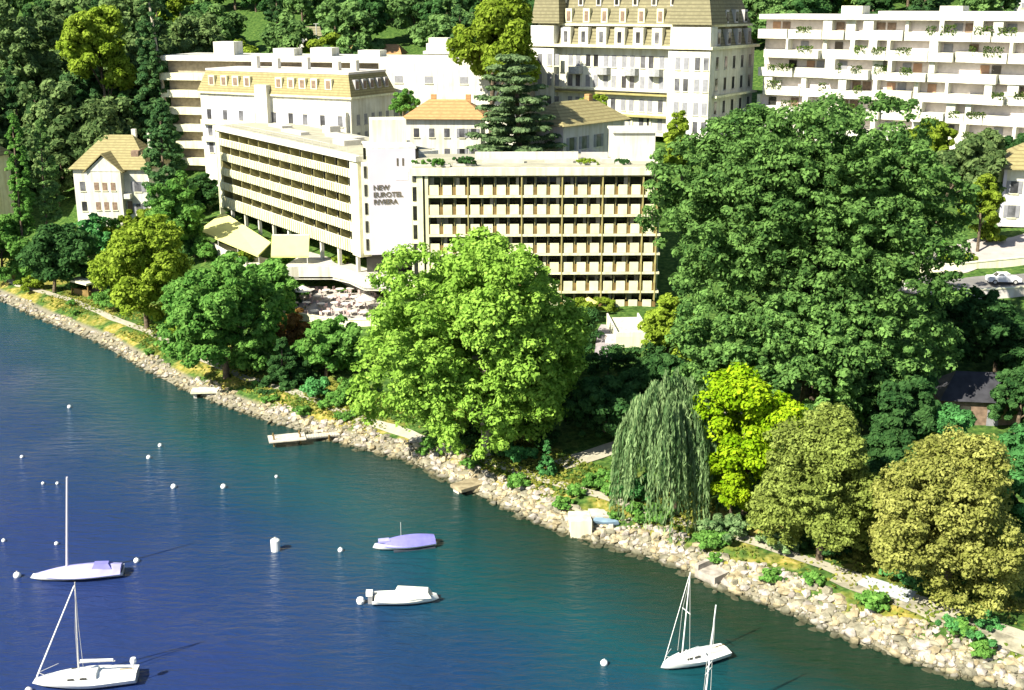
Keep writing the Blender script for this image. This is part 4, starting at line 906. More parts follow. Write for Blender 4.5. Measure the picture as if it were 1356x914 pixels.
for (x, y) in spots:
    k = rr.choices(range(4), (.5, .26, .12, .12))[0]; root, tr_ = TPL[k]; s = rr.uniform(.85, 1.45)
    if not used[k]: used[k] = True; root.location = gz(x, y) - Vector((0, 0, .3)); root.scale = (s, s, s * .9)
    else: dup(root, tr_, gz(x, y) - Vector((0, 0, .3)), rr.uniform(0, 6.28), (s, s, s * rr.uniform(.85, 1.05)))
# --- the deep wood behind the villa
WT = [template('wood_tree', 'forest', 12, 17, 'broad', 7500, .48, 'grey green broad tree deep in the wood at far left'),
      template('wood_tree', 'hill', 12, 16, 'broad', 7500, .48, 'mid green broad tree deep in the wood at far left'),
      template('wood_tree', 'conifer', 9, 24, 'cone', 7500, .48, 'dark tall conifer deep in the wood at far left')]
for r_, t_ in WT: r_['group'] = 'deep wood trees at far left'
first = [True] * 3; ws = []; tries = 0
while len(ws) < 60 and tries < 5000:
    tries += 1
    y = rr.uniform(236, 318); u = rr.uniform(-110, 232); x = (u - 678) / F_PX * y
    if shore_s(x, y)[0] < 16: continue
    if -79 < x < -52 and y < 262: continue
    if x > -66 and y > 240 and y < 275: continue
    if any((x - a) ** 2 + (y - b_) ** 2 < 5.6 ** 2 for a, b_ in ws): continue
    ws.append((x, y)); k = rr.choices(range(3), (.45, .3, .25))[0]; root, tr_ = WT[k]; s = rr.uniform(.75, 1.25)
    if first[k]: first[k] = False; root.location = gz(x, y) - Vector((0, 0, .3)); root.scale = (s, s, s)
    else: dup(root, tr_, gz(x, y) - Vector((0, 0, .3)), rr.uniform(0, 6.28), (s, s, s * rr.uniform(.9, 1.1)))
# --- shrubs
def shrub(label, u, v, w, h, lm, kind='broad', n=3500, group=None, size=.2):
    p = G(u, v); root = thing('shrub', label, 'shrub', p, 0, group)
    me = crown_broad(w, h, w, n, size, LM[lm], 6, .3, .1, .05)[0] if kind == 'broad' else crown_cone(w, h, n, size, LM[lm], 0)
    f = link(bpy.data.objects.new('foliage', me), root); t = trunk_mb(h * .5, .06, []).build('stem', BARK, root); return root, [(f, []), (t, [])]
for a in [('small pointed emerald shrub behind the rocks', 724, 628, 1.8, 3.6, 'emer', 'cone'),
          ('low emerald shrub left of the willow', 836, 662, 4.2, 2.6, 'emer'), ('spreading green shrub at the foot of the willow', 800, 650, 4.4, 2.0, 'mid'),
          ('green shrub under the plane tree at its left foot', 470, 528, 4.4, 3.0, 'mid'), ('grey green shrub between willow and olive tree', 958, 716, 4.6, 2.2, 'willow'),
          ('small emerald bush beside the pale shore path, left of the plane tree', 418, 528, 3.8, 2.6, 'emer'), ('green bush behind the jetty, under the plane tree', 448, 538, 3.2, 2.0, 'mid'),
          ('low green bush at the trunk of the plane tree', 690, 612, 3.6, 1.6, 'emer'), ('dark low bush right of the plane trunk', 664, 606, 3.0, 2.2, 'dark'),
          ('dull green bush behind the pale slab path', 1195, 772, 3.6, 1.6, 'emer'), ('grey bush at the foot of the olive tree', 1030, 728, 3.6, 1.4, 'willow'),
          ('green patch of bush on the rocks at lower right', 1290, 842, 5.4, 1.0, 'emer'), ('bright hedge bush left of the kiosk', 40, 386, 5, 2.4, 'gold'),
          ('green bush right of the kiosk', 138, 404, 4.4, 2.2, 'mid'), ('bush at the foot of the olive gold tree', 222, 436, 4.6, 2.6, 'mid'),
          ('green bush under the large mid green tree', 262, 470, 4.6, 3.0, 'mid'), ('yellow flowering bush by the park wing corner', 768, 428, 3.4, 3.4, 'gold'),
          ('green bush below the park wing, left of the annexe', 796, 412, 4.5, 1.8, 'gold'), ('green bush right of the annexe', 866, 452, 4.2, 4.2, 'gold'),
          ('bush in front of the lower walk', 745, 470, 5.0, 4.0, 'mid'), ('green bush under the awnings', 352, 372, 4.6, 2.6, 'mid'),
          ('flowering bush below the cafe terrace', 318, 356, 4.6, 3.0, 'gold'), ('bush below the left end of the cafe terrace', 272, 348, 4.6, 3.4, 'mid'),
          ('green bush on the terrace before the pilotis', 452, 352, 2.6, 1.6, 'gold'), ('leafy bush on the terrace corner', 395, 392, 3.4, 2.0, 'mid'),
          ('dark undergrowth added to deepen the shade below the plane tree, nearest the rocks', 612, 592, 6.5, 3.4, 'dark'), ('dark undergrowth added to deepen the shade below the plane tree, right of its trunk', 700, 592, 7, 3.6, 'dark'),  # dark undergrowth in this list is added to blacken the shade under canopies
          ('dark undergrowth added to deepen the shade left of the willow', 790, 575, 8, 3.0, 'dark'), ('dark undergrowth added to deepen the shade behind the willow', 850, 545, 8, 3.4, 'dark'),
          ('dark undergrowth added to deepen the shade below the straw coloured tree', 1240, 786, 4.5, 1.8, 'dark'), ('dark undergrowth added to deepen the shade between the two autumn trees', 1160, 742, 5.5, 2.4, 'dark'),
          ('dark undergrowth added to deepen the shade below the olive tinted tree', 1090, 734, 4.5, 1.8, 'dark'), ('dark hedge behind the acid yellow tree', 1040, 650, 7, 3.0, 'dark'),
          ('dark hedge added as shade right of the dim green tree', 1190, 610, 7, 3.0, 'dark'), ('green hedge left of the kiosk by the left edge', 10, 374, 6, 3.0, 'mid'),  # dark hedge added where the ground is only shaded
          ('big bush between kiosk and olive gold tree', 150, 412, 6, 3.4, 'mid'), ('bush left of the large mid green tree', 250, 452, 6, 4.2, 'gold'),
          ('green bush below the conical bush', 330, 492, 5, 2.8, 'mid'), ('dark bush right of the conical bush', 402, 505, 4.5, 3.2, 'dark'),
          ('green bush below the hotel terrace wall', 452, 470, 6.5, 4.0, 'mid'), ('bush in front of the villa', 150, 318, 7, 4.0, 'mid'), ('dark bush right of the villa', 205, 330, 7, 4.5, 'dark'),
          ('dark bush left of the mauve walk, below the park wing', 762, 452, 7, 4.5, 'dark'), ('dark bush right of the raised terrace', 850, 492, 8, 3.6, 'dark'), ('dark bush at the lower end of the mauve walk', 805, 498, 9, 3.4, 'dark'), ('dark bush between mauve walk and plane tree', 758, 490, 8, 4.2, 'dark'),
          ('round bush at the left end of the forecourt', 1232, 350, 5, 3.6, 'mid'), ('yellow green bush on the forecourt edge before the roadside house', 1306, 322, 5, 3, 'gold'), ('low hedge bush between forecourt and parked car', 1268, 350, 5, 1.6, 'gold'),
          ('bush under the front edge of the first awning', 318, 352, 5, 3.0, 'dark'), ('bush under the right awning', 372, 352, 4, 2.4, 'mid'), ('bush at the left end of the cafe terrace', 258, 342, 5, 4, 'dark'),
          ('leafy bush below the awnings at left', 300, 400, 8, 5.0, 'mid'), ('green bush in front of the curved terrace slab', 372, 412, 6, 3.6, 'dark')]:
    shrub(*a)
r0_, t0_ = shrub('small bush growing among the stones of the rock bank', 560, 606, 1.6, 1.0, 'mid', n=900, group='bushes on the rock bank', size=.15)
q_ = random.Random(21)
for k in range(34):
    i_ = q_.randint(4, len(SH) - 6); f_ = q_.random(); p_ = SH[i_] * (1 - f_) + SH[i_ + 1] * f_; d_ = SH[i_ + 1] - SH[i_]; n_ = np.array([-d_[1], d_[0]]) / np.hypot(*d_); p_ = p_ + n_ * q_.uniform(2.0, 4.6)
    s_ = q_.uniform(.6, 1.7); dup(r0_, t0_, gz(p_[0], p_[1]), q_.uniform(0, 6.28), (s_, s_, s_ * .9))
# planting on the hotel roof rests on the roof: things of their own
def roofplant(label, x, y, z, w, h, lm):
    root = thing('roof_shrub', label, 'shrub', (x, y, z)); me = crown_broad(w, h, min(w, 2.2), int(900 * w), .17, LM[lm], 6, .3, 0, 0)[0]
    link(bpy.data.objects.new('foliage', me), root); bx('planter', CONC, root, -w / 2 + .1, w / 2 - .1, -.5, .5, 0, .3)
for a in [('low green planting on the roof corner next to the sign tower', -11.3, 166.3, 27.2, 5.6, 1.1, 'mid'), ('darker green planting on the park wing roof edge', -6.6, 167, 27.2, 3.4, 1.3, 'dark'),
          ('small green planter midway along the park wing roof', 10.6, 168.2, 27.2, 3.2, .8, 'gold'), ('little planter on the park wing roof, before the penthouse', 15.6, 168.6, 27.2, 2.2, .7, 'dark')]: roofplant(*a)
# grass tufts along the bank: nobody could count them
n = 26000; i = rng.integers(3, len(SH) - 5, n); t = rng.random(n)[:, None]; base = SH[i] * (1 - t) + SH[i + 1] * t; dseg = SH[i + 1] - SH[i]; nr = np.stack([-dseg[:, 1], dseg[:, 0]], -1); nr /= np.linalg.norm(nr, axis=1, keepdims=True)
off = rng.uniform(2.7, 11, n)[:, None]; q = base + nr * off
keep = (np.sin(q[:, 0] * .35 + 2) + np.cos(q[:, 1] * .27) + rng.normal(size=n) * .7) > -.1
keep &= ~((q[:, 0] > 18) & (off[:, 0] < 8) & (rng.random(n) < .88)); q = q[keep]
P = np.array([[a, b_, T(a, b_) + .12] for a, b_ in q]); me = leaf_mesh('bank_grass', P, rng.normal(size=P.shape) + [0, 0, .8], .22, rng.random(len(P)) * .6 + .35 * (np.sin(P[:, 0] * .5) * .5 + .5), leafmat('bank_weeds', (.07, .15, .02), (.34, .32, .07)))
tag(link(bpy.data.objects.new('bank_grass', me)), kind='stuff')
# ================================================================== rocks, jetty, terrace furniture, car
def rock_verts(r, seed):
    q = random.Random(seed); t = (1 + 5 ** .5) / 2
    V = [Vector(v).normalized() for v in [(-1, t, 0), (1, t, 0), (-1, -t, 0), (1, -t, 0), (0, -1, t), (0, 1, t), (0, -1, -t), (0, 1, -t), (t, 0, -1), (t, 0, 1), (-t, 0, -1), (-t, 0, 1)]]
    F_ = [(0, 11, 5), (0, 5, 1), (0, 1, 7), (0, 7, 10), (0, 10, 11), (1, 5, 9), (5, 11, 4), (11, 10, 2), (10, 7, 6), (7, 1, 8), (3, 9, 4), (3, 4, 2), (3, 2, 6), (3, 6, 8), (3, 8, 9), (4, 9, 5), (2, 4, 11), (6, 2, 10), (8, 6, 7), (9, 8, 1)]
    sx, sy, sz = q.uniform(.8, 1.35), q.uniform(.6, 1.), q.uniform(.45, .75)
    return [(v.x * r * sx * q.uniform(.72, 1.15), v.y * r * sy * q.uniform(.72, 1.15), v.z * r * sz * q.uniform(.75, 1.1)) for v in V], F_
rocks = []; rr = random.Random(3)
seglen = np.hypot(*(SH[1:] - SH[:-1]).T)
for i in range(2, len(SH) - 3):
    a, b_ = SH[i], SH[i + 1]; n_ = int(seglen[i] * 4.6 * (7.5 + 9 * min(1, max(0, (150 - a[1]) / 40)))); d = (b_ - a) / seglen[i]; nr_ = np.array([-d[1], d[0]])
    for k in range(n_):
        s = rr.uniform(-.7, 4.3); p = a + d * rr.random() * seglen[i] + nr_ * s
        near = p[1] < 140
        lim = 1.7 + 1.7 * min(1, max(0, (170 - p[1]) / 60)) + .5 * math.sin(p[0] * .6)
        if s > lim: continue
        rad = rr.choice((.10, .12, .15, .18, .2, .24, .3, .38, .58)) * (1.0 if near else .9)
        if s > 3.2: rad *= .7
        rocks.append((p[0], p[1], max(T(p[0], p[1]), -.25) + rad * .12, rad))
rocks.sort(key=lambda q: -q[3] / math.hypot(q[0], q[1]) * (1 if (q[0] < 42 and q[1] > 76) else .01))
STONES = [mat('bank_stone_cream', (.43, .36, .23), .9, .4, 1.2, .4, col2=(.21, .17, .10), rnd=.2), mat('bank_stone_pink', (.47, .42, .36), .9, .3, 1.2, .4, col2=(.25, .22, .19), rnd=.2), mat('bank_stone_grey', (.32, .29, .21), .9, .4, 1.2, .4, col2=(.15, .14, .10), rnd=.2)]
protos = []
for k in range(12):
    V, F_ = rock_verts(1, k); o = MB(); o.add(V, F_); me = bpy.data.meshes.new('bank_boulder'); me.from_pydata(o.v, [], o.f); me.materials.append(STONES[k % 3]); protos.append(me)
for k, (x, y, z, r) in enumerate(rocks[:290]):
    o = link(bpy.data.objects.new('bank_boulder', protos[k % 12])); o.location = (x, y, z); o.scale = (r, r, r); o.rotation_euler = (rr.uniform(-.3, .3), rr.uniform(-.3, .3), rr.uniform(0, 6.28))
    tag(o, 'one of the larger pale boulders in the rock bank nearest the camera, lower right', 'boulder', 'large boulders of the rock bank')
for q in range(3):
    V_, F2 = [], []
    for k, (x, y, z, r) in enumerate(rocks[290:]):
        if k % 3 != q: continue
        V, F_ = rock_verts(r, k % 97); c, s = math.cos(k), math.sin(k); n_ = len(V_)
        V_ += [(x + a * c - b_ * s, y + a * s + b_ * c, z + e) for a, b_, e in V]; F2 += [tuple(j + n_ for j in f) for f in F_]
    me = bpy.data.meshes.new('rubble_bank'); me.from_pydata(V_, [], F2); me.materials.append(STONES[q]); tag(link(bpy.data.objects.new('rubble_bank', me)), kind='stuff')
# concrete slabs and outfalls
def block(name, label, cat, p, rz, dims, m=CONC, extra=None):
    o = thing(name, label, cat, p, R(rz)); bx('slab', m, o, *dims)
    if extra: extra(o)
    return o
p = at_z(252, 521, .8); block('landing_slab', 'pale flat concrete landing slab at the left end of the rock bank gap', 'slab', (p.x, p.y, 0), 5, (0, 3.4, 0, 1.9, .7, .95), WHITE, lambda o: [bx('support', CONC, o, x, x + .4, .4, 1.6, -1, .69) for x in (.3, 2.6)])
p = at_z(611, 652, .6); block('landing_slab', 'sloping stone landing slab below the plane tree, with dark gap under it', 'slab', (p.x, p.y, 0), 38, (0, 3.6, 0, 2, .5, .85), STONES[0], lambda o: [bx('support', CONC, o, x, x + .4, .9, 1.9, -1, .49) for x in (.3, 2.8)])
p = at_z(756, 712, .1); block('outfall_block', 'square pale concrete outfall block at the waterline, left of a dark gap', 'outfall', (p.x, p.y, 0), 4, (0, 2.0, 0, 2.4, -1, 1.75), WHITE, lambda o: [bx('pipe_lintel', CONC, o, 2.01, 4.0, 1.2, 3, 1.2, 1.7), bx('side_wall', CONC, o, 3.6, 4.0, -.2, 1.19, -1, 1.4)])
p = at_z(946, 778, .1); block('boat_ramp', 'tilted pinkish stone ramp jutting from the rocks, right of the sailboat mast', 'ramp', (p.x, p.y, 0), 40, (0, 3.4, 0, 1.9, .2, 1.0), STONES[1], lambda o: bx('kerb', STONES[1], o, 0, 3.4, 1.91, 2.3, .2, 1.5))
p = at_z(1216, 800, 2.1)
# jetty
a = at_z(360, 583, .6); b_ = at_z(452, 568, 1.2); L = (b_ - a); ang = math.atan2(L.y, L.x); o = thing('jetty', 'narrow pale wooden jetty with a wider head, reaching left from the rocks', 'jetty', (a.x, a.y, 0), ang)
ln = Vector((L.x, L.y, 0)).length; dk = MB()
for k in range(int(ln / .3)): dk.box(k * .3, k * .3 + .26, -.55, .55, .62, .72)
dk.box(0, ln, -.5, -.42, .5, .618); dk.box(0, ln, .42, .5, .5, .618); dk.build('deck', mat('weathered_planks', (.60, .54, .44), .9, .15, 3.), o)
bx('head_platform', mat('weathered_planks', (.6, .54, .44)), o, -.4, 3.8, -1.4, 1.0, .74, .86)
for x in (.2, 3.2, 6.5, 9.5):
    for y in (-.6, .6): MB().tube([(x, y, -2), (x, y, 1.25 if x < 4 else .8)], .1, 6).build('pile', BROWN, o)
# blue grey dinghy lying on the bank
p = at_z(803, 682, 2.1)
def hull_mb(L, B, H, sheer=.25, tr=.75, n=9, zb=0):
    """hull loft: x forward (bow at +L/2)"""
    mb = MB(); V = []
    for i in range(n + 1):
        f = i / n; x = -L / 2 + L * f; w = B / 2 * (tr + (1 - tr) * min(1, f / .4)) * (1 - max(0, (f - .42) / .58) ** 2.1); w = max(w, .015); zt = H * (1 + sheer * max(0, f - .35) ** 1.5 * 2); kb = zb - .35 * H * (1 - max(0, (f - .7) / .3)) 
        V += [(x, -w, zt), (x + .04 * L * (f > .8), -w * .86, zt * .45), (x - .08 * L * max(0, f - .8) / .2, 0, kb), (x + .04 * L * (f > .8), w * .86, zt * .45), (x, w, zt)]
    F_ = [(i * 5 + k, i * 5 + k + 1, (i + 1) * 5 + k + 1, (i + 1) * 5 + k) for i in range(n) for k in range(4)] + [(0, 1, 2, 3, 4)[::-1]]
    return mb.add(V, F_), V
def deck_mb(V, inset=0., crown=.08, n=9):
    mb = MB(); P_ = []
    for i in range(n + 1):
        a, b_ = Vector(V[i * 5]), Vector(V[i * 5 + 4]); c = (a + b_) / 2 + Vector((0, 0, crown * (b_.y - a.y))); P_ += [tuple(a + Vector((0, 0, .005))), tuple(c), tuple(b_ + Vector((0, 0, .005)))]
    return mb.add(P_, [(i * 3 + k, (i + 1) * 3 + k, (i + 1) * 3 + k + 1, i * 3 + k + 1) for i in range(n) for k in range(2)])
o = thing('dinghy', 'small blue grey dinghy lying on the bank above the outfall block', 'dinghy', (p.x, p.y, T(p.x, p.y) + .1), R(-20)); h, V = hull_mb(2.4, 1.1, .45); h.build('hull', mat('blue_grey_paint', (.16, .24, .32), .5, .1), o, True); deck_mb(V).build('cover', mat('blue_grey_cover', (.22, .32, .42), .8, .1), o, True)
# ---------------- terrace furniture
def table_proto():
    o = thing('terrace_table', 'round white table with rose chairs on the hotel terrace', 'table', (0, 0, -50), 0, 'white tables on the hotel terrace')
    a = MB().lathe([(.05, .70), (.62, .70), (.64, .73), (.62, .76), (.0, .76)], 12).build('tabletop', TABLE, o); b = MB().lathe([(.28, 0), (.05, .06), (.05, .70)], 8).build('pedestal', METAL, o)
    return o, [(a, []), (b, [])]
def chair_proto():
    o = thing('terrace_chair', 'small rose coloured chair at a white table on the hotel terrace', 'chair', (0, 0, -50), 0, 'chairs on the hotel terrace'); ch = []
    ch.append((bx('seat', CHAIR, o, -.24, .24, -.24, .24, .42, .48), [])); ch.append((bx('backrest', CHAIR, o, -.24, .24, .2, .26, .49, .95), []))
    for x in (-.2, .18):
        for y in (-.2, .18): ch.append((bx('leg', METAL, o, x, x + .04, y, y + .04, 0, .42), []))
    return o, ch
t0, tch = table_proto(); c0, cch = chair_proto(); ft = fc = True; rr = random.Random(9)
tp_ = [(u, v) for v in (391, 401, 411, 421) for u in range(392 + (v % 3) * 6, 500, 17)]
for u, v in tp_:
    p = G(u + rr.uniform(-3, 3), v + rr.uniform(-2, 2))
    if p.y > 186: continue
    z = p.z + .11
    if ft: t0.location = (p.x, p.y, z); ft = False
    else: dup(t0, tch, (p.x, p.y, z))
    for k in range(2):
        a = rr.uniform(0, 6.28); lo = (p.x + .95 * math.sin(a), p.y - .95 * math.cos(a), z)
        lo = (p.x - .85 * math.sin(a) * 1.1, p.y + .85 * math.cos(a) * 1.1, z)
        if fc: c0.location = lo; c0.rotation_euler[2] = a; fc = False
        else: dup(c0, cch, lo, a)
def parasol(label, p, r, h, m):
    o = thing('parasol', label, 'parasol', p); MB().tube([(0, 0, 0), (0, 0, h)], .04, 6).build('pole', METAL, o)
    MB().add([(0, 0, h)] + [(r * math.cos(k * math.pi / 4), r * math.sin(k * math.pi / 4), h - .75) for k in range(8)] + [(0, 0, h - .12)] + [(r * .98 * math.cos(k * math.pi / 4), r * .98 * math.sin(k * math.pi / 4), h - .83) for k in range(8)],
             [(0, 1 + k, 1 + (k + 1) % 8) for k in range(8)] + [(9, 10 + (k + 1) % 8, 10 + k) for k in range(8)] + [(1 + k, 10 + k, 10 + (k + 1) % 8, 1 + (k + 1) % 8) for k in range(8)]).build('canopy', m, o)
parasol('yellow parasol by the park wing, at the edge of the plane tree', G(779, 420), 1.3, 2.9, mat('yellow_canvas', (.80, .68, .22), .8, .05))
parasol('white parasol at the left end of the hotel terrace', G(402, 402), 1.5, 2.7, TABLE)
parasol('white parasol on the hotel terrace, nearest the plane tree', G(484, 414), 1.5, 2.7, TABLE)
# ---------------- parked car
def car(label, p, rz, body_m):
    o = thing('parked_car', label, 'car', p, rz)
    prof = [(-2.1, .35), (-2.1, .82), (-1.95, .95), (-1.2, 1.0), (-.75, 1.42), (.55, 1.45), (1.15, 1.0), (1.95, .88), (2.1, .7), (2.1, .35)]
    n_ = len(prof); V = [(x, -.82 if z < 1.05 else -.66, z) for x, z in prof] + [(x, .82 if z < 1.05 else .66, z) for x, z in prof]
    MB().add(V, [tuple(range(n_)), tuple(range(n_, 2 * n_))[::-1]] + [(i, n_ + i, n_ + (i + 1) % n_, (i + 1) % n_) for i in range(n_)]).build('body', body_m, o)
    for s in (-1, 1):
        for x0, x1 in ((-.98, -.12), (-.04, .78)): MB().add([(x0, s * .80, 1.03), (x1, s * .80, 1.03), (x1 - .1, s * .70, 1.36), (x0 + .2, s * .70, 1.36)], [(0, 1, 2, 3)]).build('side_window', DARKW, o)
        for x in (-1.3, 1.3):
            w = MB(Matrix.Translation((x, s * .76, .33)) @ Matrix.Rotation(R(90), 4, 'X')); w.lathe([(.0, -.1), (.3, -.1), (.33, -.06), (.33, .06), (.3, .1), (0, .1)], 14)
            t = w.build('wheel', mat('tyre_rubber', (.03, .03, .03), .9, .1), o); MB(Matrix.Translation((x, s * .87, .33)) @ Matrix.Rotation(R(90), 4, 'X')).lathe([(0, -.01), (.19, -.01), (.19, .01), (0, .01)], 12).build('rim', METAL, t)
        bx('headlight', GEL, o, 2.08, 2.13, s * .6 - .15, s * .6 + .15, .62, .78)
    MB().add([(1.12, -.62, 1.03), (1.12, .62, 1.03), (.6, .56, 1.41), (.6, -.56, 1.41)], [(0, 1, 2, 3)]).build('windscreen', DARKW, o)
    MB().add([(-1.2, -.62, 1.04), (-1.2, .62, 1.04), (-.8, .56, 1.39), (-.8, -.56, 1.39)], [(3, 2, 1, 0)]).build('rear_window', DARKW, o)
p = G(1328, 377); car('silver white car parked along the road at the right', (p.x, p.y, p.z + .09), R(-4), mat('silver_car_paint', (.70, .70, .72), .3, .03, 2, spec=.5))
# ================================================================== boats and buoys
def rig(o, mast_x, base_z, H, L, m=METAL, boom=None, spread=None, r=.06, furl=True, lines=True, rake=.06):
    rk = H * rake
    ms = MB().tube([(mast_x, 0, base_z - .2), (mast_x - rk, 0, base_z + H)], [r, r * .7], 8).build('mast', m, o)
    if spread:
        for z in spread: MB().tube([(mast_x - rk * z / H, -.55, base_z + z), (mast_x - rk * z / H, .55, base_z + z)], .03, 5).build('spreader', m, ms)
    if boom: MB().tube([(mast_x - .1, 0, base_z + .8), (mast_x - boom, 0, base_z + .75)], .05, 6).build('boom', m, o); MB().tube([(mast_x - .2, 0, base_z + .93), (mast_x - boom * .95, 0, base_z + .86)], [.13, .08], 7).build('furled_mainsail', GEL, o)
    if furl: MB().tube([(L / 2 - .1, 0, base_z - .1), (mast_x + .08 - rk, 0, base_z + H * .96)], .025 if furl == 'thin' else [.06, .05], 6).build('furled_jib', GEL, o)
    if lines == 'all': MB().tube([(-L / 2 + .1, 0, base_z), (mast_x - rk, 0, base_z + H)], .010, 4).build('backstay', METAL, o)
    if lines:
        for s in (-1, 1): MB().tube([(mast_x - .15, s * .85, base_z - .1), (mast_x - rk / 2, s * .55, base_z + H * .5), (mast_x - rk, 0, base_z + H * .95)], .018, 4).build('shroud', METAL, o)
def cabin_mb(x0, x1, w, z0, z1):
    return MB().add([(x0, -w, z0), (x1, -w * .55, z0), (x1, w * .55, z0), (x0, w, z0), (x0 + .1, -w * .85, z1), (x1 - .5, -w * .45, z1 - .05), (x1 - .5, w * .45, z1 - .05), (x0 + .1, w * .85, z1)],
                    [(0, 3, 2, 1), (4, 5, 6, 7), (0, 1, 5, 4), (1, 2, 6, 5), (2, 3, 7, 6), (3, 0, 4, 7)])
def sailboat(label, p, rz, L, B, mast_x, H, furl=True, boom=None, spread=None, lines=True, outboard=False, mast_m=METAL, r=.06):
    o = thing('sailboat', label, 'sailboat', (p.x, p.y, 0), rz, 'sailboats moored off the rocks'); h, V = hull_mb(L, B, .62); h.build('hull', GEL, o, True); deck_mb(V).build('deck', GEL, o, True)
    c = cabin_mb(-L * .12, L * .27, B * .3, .66, 1.05).build('cabin', GEL, o)
    for s in (-1, 1):
        for x in (-.02, .1): bx('porthole', DARKW, c, L * x, L * x + .5, s * B * .275 - .03, s * B * .275 + .03, .78, .93)
    MB().box(-L * .4, -L * .14, -B * .2, B * .2, .70, .74).build('cockpit', mat('cockpit_grey', (.45, .44, .40), .8, .1), o)
    bx('tiller', BROWN, o, -L * .46, -L * .33, -.03, .03, .95, 1.0)
    rg = MB()
    for s in (-1, 1): rg.tube([(L * .47, 0, 1.2), (L * .3, s * B * .36, 1.25)], .02, 4)
    rg.build('pulpit', METAL, o)
    rig(o, mast_x, .98, H, L, mast_m, boom, spread, r, furl, lines)
    if outboard: MB().tube([(-L / 2 + .2, .45, .6), (-L / 2 + .1, .45, 1.7)], .04, 5).build('stern_post', METAL, o); MB().lathe([(.0, 0), (.2, .05), (.26, .25), (.2, .5), (0, .55)], 10, (-L / 2 + .1, .45, 1.6)).build('horseshoe_buoy', GEL, o)
    return o
# positions from the photograph
p = at_z(116, 905, 0); sailboat('white sailboat with slanting furled jib, at the bottom left', p, R(188), 7.3, 2.9, .55, 7.4, True, 2.7, None, True, True)
def covered(o, L, B, H, m, peak=.5, seams=True, parts='cover', top_m=None):
    V = []; n_ = 12
    for i in range(n_ + 1):
        f = i / n_; x = -L / 2 + L * f * 1.0; w = B / 2 * (.8 + .2 * min(1, f / .3)) * (1 - max(0, (f - .4) / .6) ** 2.2) + .02; pk = H + peak * math.sin(math.pi * min(1, f * .9 + .12)) ** .7
        V += [(x, -w - .03, H - .18), (x, -w * .62, H + (pk - H) * .55), (x, 0, pk), (x, w * .62, H + (pk - H) * .55), (x, w + .03, H - .18)]
    F_ = [(i * 5 + k, (i + 1) * 5 + k, (i + 1) * 5 + k + 1, i * 5 + k + 1) for i in range(n_) for k in range(4)] + [(0, 1, 2, 3, 4), tuple(n_ * 5 + k for k in (4, 3, 2, 1, 0))]
    return MB().add(V, F_).build(parts, m, o)
p = at_z(105, 765, 0); o = thing('covered_sailboat', 'sailboat under a pale lavender cover with bare mast, left, behind the white sailboat', 'sailboat', (p.x, p.y, 0), R(190), 'sailboats moored off the rocks')
h, V = hull_mb(7.6, 2.3, .6); h.build('hull', GEL, o, True); c = covered(o, 7.3, 2.4, .68, PALEC, .6); MB().add([(-2.9, -.7, .95), (-1.2, -.75, .95), (-1.2, .75, .95), (-2.9, .7, .95), (-2.6, -.3, 1.28), (-1.4, -.35, 1.32), (-1.4, .35, 1.32), (-2.6, .3, 1.28)], [(0, 3, 2, 1), (4, 5, 6, 7), (0, 1, 5, 4), (1, 2, 6, 5), (2, 3, 7, 6), (3, 0, 4, 7)]).build('cover_hump', BLUEC, c)
MB().tube([(1.0, 0, .5), (.1, 0, 9.6)], [.1, .08], 8).build('mast', mat('pale_pink_mast', (.76, .68, .70), .5, .03), o)
p = at_z(537, 725, 0); o = thing('covered_motorboat', 'motorboat under a lavender blue cover with short stub mast', 'motorboat', (p.x, p.y, 0), R(194))
h, V = hull_mb(5.7, 2.1, .6); h.build('hull', GEL, o, True); covered(o, 5.5, 2.1, .66, BLUEC, .62); bx('bow_flap', PALEC, o, 1.5, 2.5, -.35, .35, .8, 1.02); MB().tube([(.4, 0, 1.0), (.4, 0, 2.6)], .025, 5).build('stub_mast', METAL, o)
bx('waterline_band', HULLDK, o, -2.7, 1.2, -.9, .9, -.1, .12)
p = at_z(536, 798, 0); o = thing('covered_motorboat', 'motorboat under a white boxy cover with an outboard at its left end', 'motorboat', (p.x, p.y, 0), R(2))
h, V = hull_mb(5.4, 2.0, .65, tr=.9); h.build('hull', GEL, o, True)
MB().add([(-.9, -.85, .6), (2.3, -.65, .7), (2.3, .65, .7), (-.9, .85, .6), (-.6, -.7, 1.25), (2.0, -.5, 1.15), (2.0, .5, 1.15), (-.6, .7, 1.25)], [(0, 3, 2, 1), (4, 5, 6, 7), (0, 1, 5, 4), (1, 2, 6, 5), (2, 3, 7, 6), (3, 0, 4, 7)]).build('cabin_cover', WHITE2, o)
covered(o, 5.0, 1.95, .68, WHITE2, .22); ob = bx('outboard', mat('outboard_grey', (.25, .25, .26), .5, .1), o, -3.1, -2.72, -.2, .2, -.2, .75); bx('outboard_cowl', GEL, ob, -3.25, -2.7, -.26, .26, .76, 1.15)
MB().lathe([(0, -.2), (.3, -.12), (.36, .12), (.25, .36), (0, .44)], 10, (-3.75, 0, .15)).build('fender', GEL, o)
p = at_z(920, 878, 0); sailboat('white sailboat with double rigging lines, moored at right close to the rocks', p, R(204), 5.7, 2.1, 1.2, 6.9, 'thin', None, [3.7], True, False, mat('white_mast', (.75, .76, .72), .4, .03), .055)
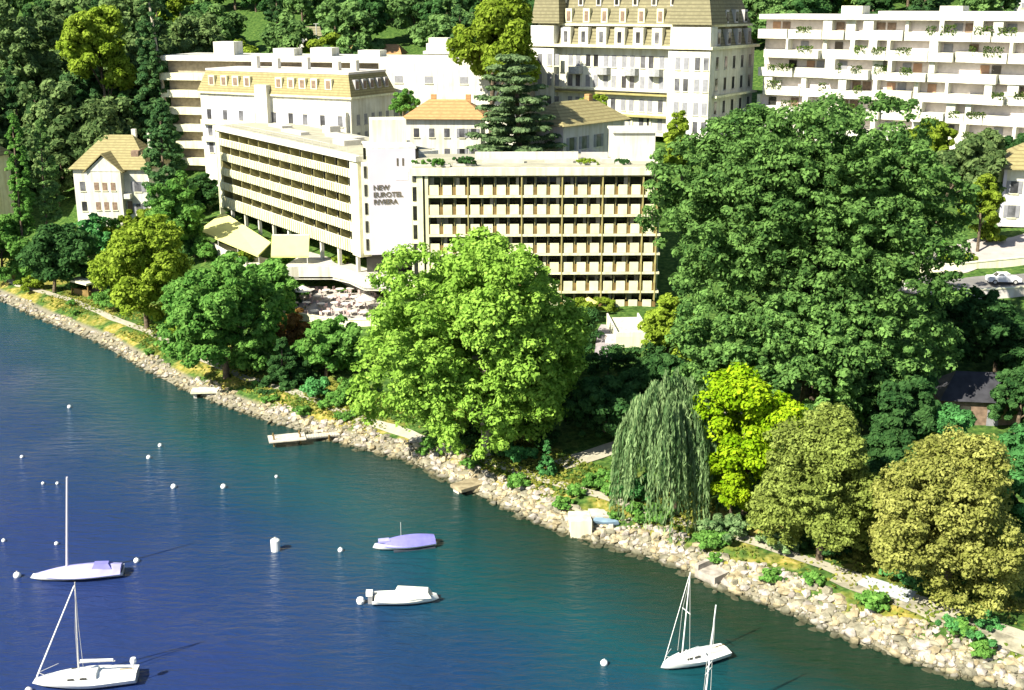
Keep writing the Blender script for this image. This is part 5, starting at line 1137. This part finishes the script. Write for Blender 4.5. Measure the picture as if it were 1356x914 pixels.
p = at_z(934, 962, 0); sailboat('sailboat cut by the bottom edge, only its mast and stays rising into view', p, R(150), 7.2, 2.4, .2, 8.6, False, 2.6, [3.4, 3.9], True, False, mat('white_mast', (.75, .76, .72)), .07)
# buoys
BU = 'mooring buoys on the lake'
for u, v, r, lb in [(92, 540, .26, 'small white buoy nearest the upper left shore'), (197, 607, .26, 'white buoy, lower left one of the close pair left of the jetty'), (212, 591, .24, 'white buoy, upper right one of the close pair left of the jetty'),
                    (230, 646, .30, 'white buoy below the close pair'), (296, 646, .30, 'white buoy directly right of the one below the close pair'), (366, 632, .18, 'faint tiny buoy below the jetty head'),
                    (365, 729, .501, 'largest white barrel buoy, between the two covered boats at left and centre'), (451, 730, .26, 'small buoy left of the lavender blue covered motorboat'), (181, 744, .27, 'buoy just right of the lavender covered sailboat'),
                    (23, 764, .34, 'buoy left of the lavender covered sailboat'), (5, 717, .2, 'tiny buoy at the left edge'), (57, 641, .18, 'tiny buoy left of the bare mast top'), (76, 641, .18, 'tiny buoy touching the left side of the bare mast top'),
                    (75, 721, .2, 'tiny buoy just left of the bare mast'), (800, 880, .30, 'white buoy left of the right hand sailboat'), (29, 606, .2, 'tiny buoy at far left above the bare mast'), (38, 916, .26, 'buoy at the bottom edge left of the white sailboat')]:
    p = at_z(u, v, 0); o = thing('mooring_buoy', lb, 'buoy', (p.x, p.y, 0), 0, BU)
    if r > .5: MB().lathe([(0, -.4 * r), (r * .8, -.3 * r), (r * .85, .2), (r * .85, r * 2.1), (r * .6, r * 2.3), (0, r * 2.35)], 14).build('float', GEL, o, False)
    else: MB().lathe([(0, -r), (r * .7, -r * .7), (r, 0), (r * .95, r * .4), (r * .6, r * .85), (r * .2, r), (0, r)], 12, (0, 0, r * .35)).build('float', GEL, o, True)
    MB().lathe([(r * .16, 0), (r * .16, r * .35), (0, r * .38)], 8, (0, 0, r * 1.3 if r < .5 else r * 2.34)).build('mooring_eye', METAL, o)
    wl = MB().lathe([(r * 1.0, -.02), (r * 1.03, .0), (r * 1.03, .05), (r * 1.0, .06)], 12) if r < .5 else MB().lathe([(r * .87, 0), (r * .87, .12)], 14)
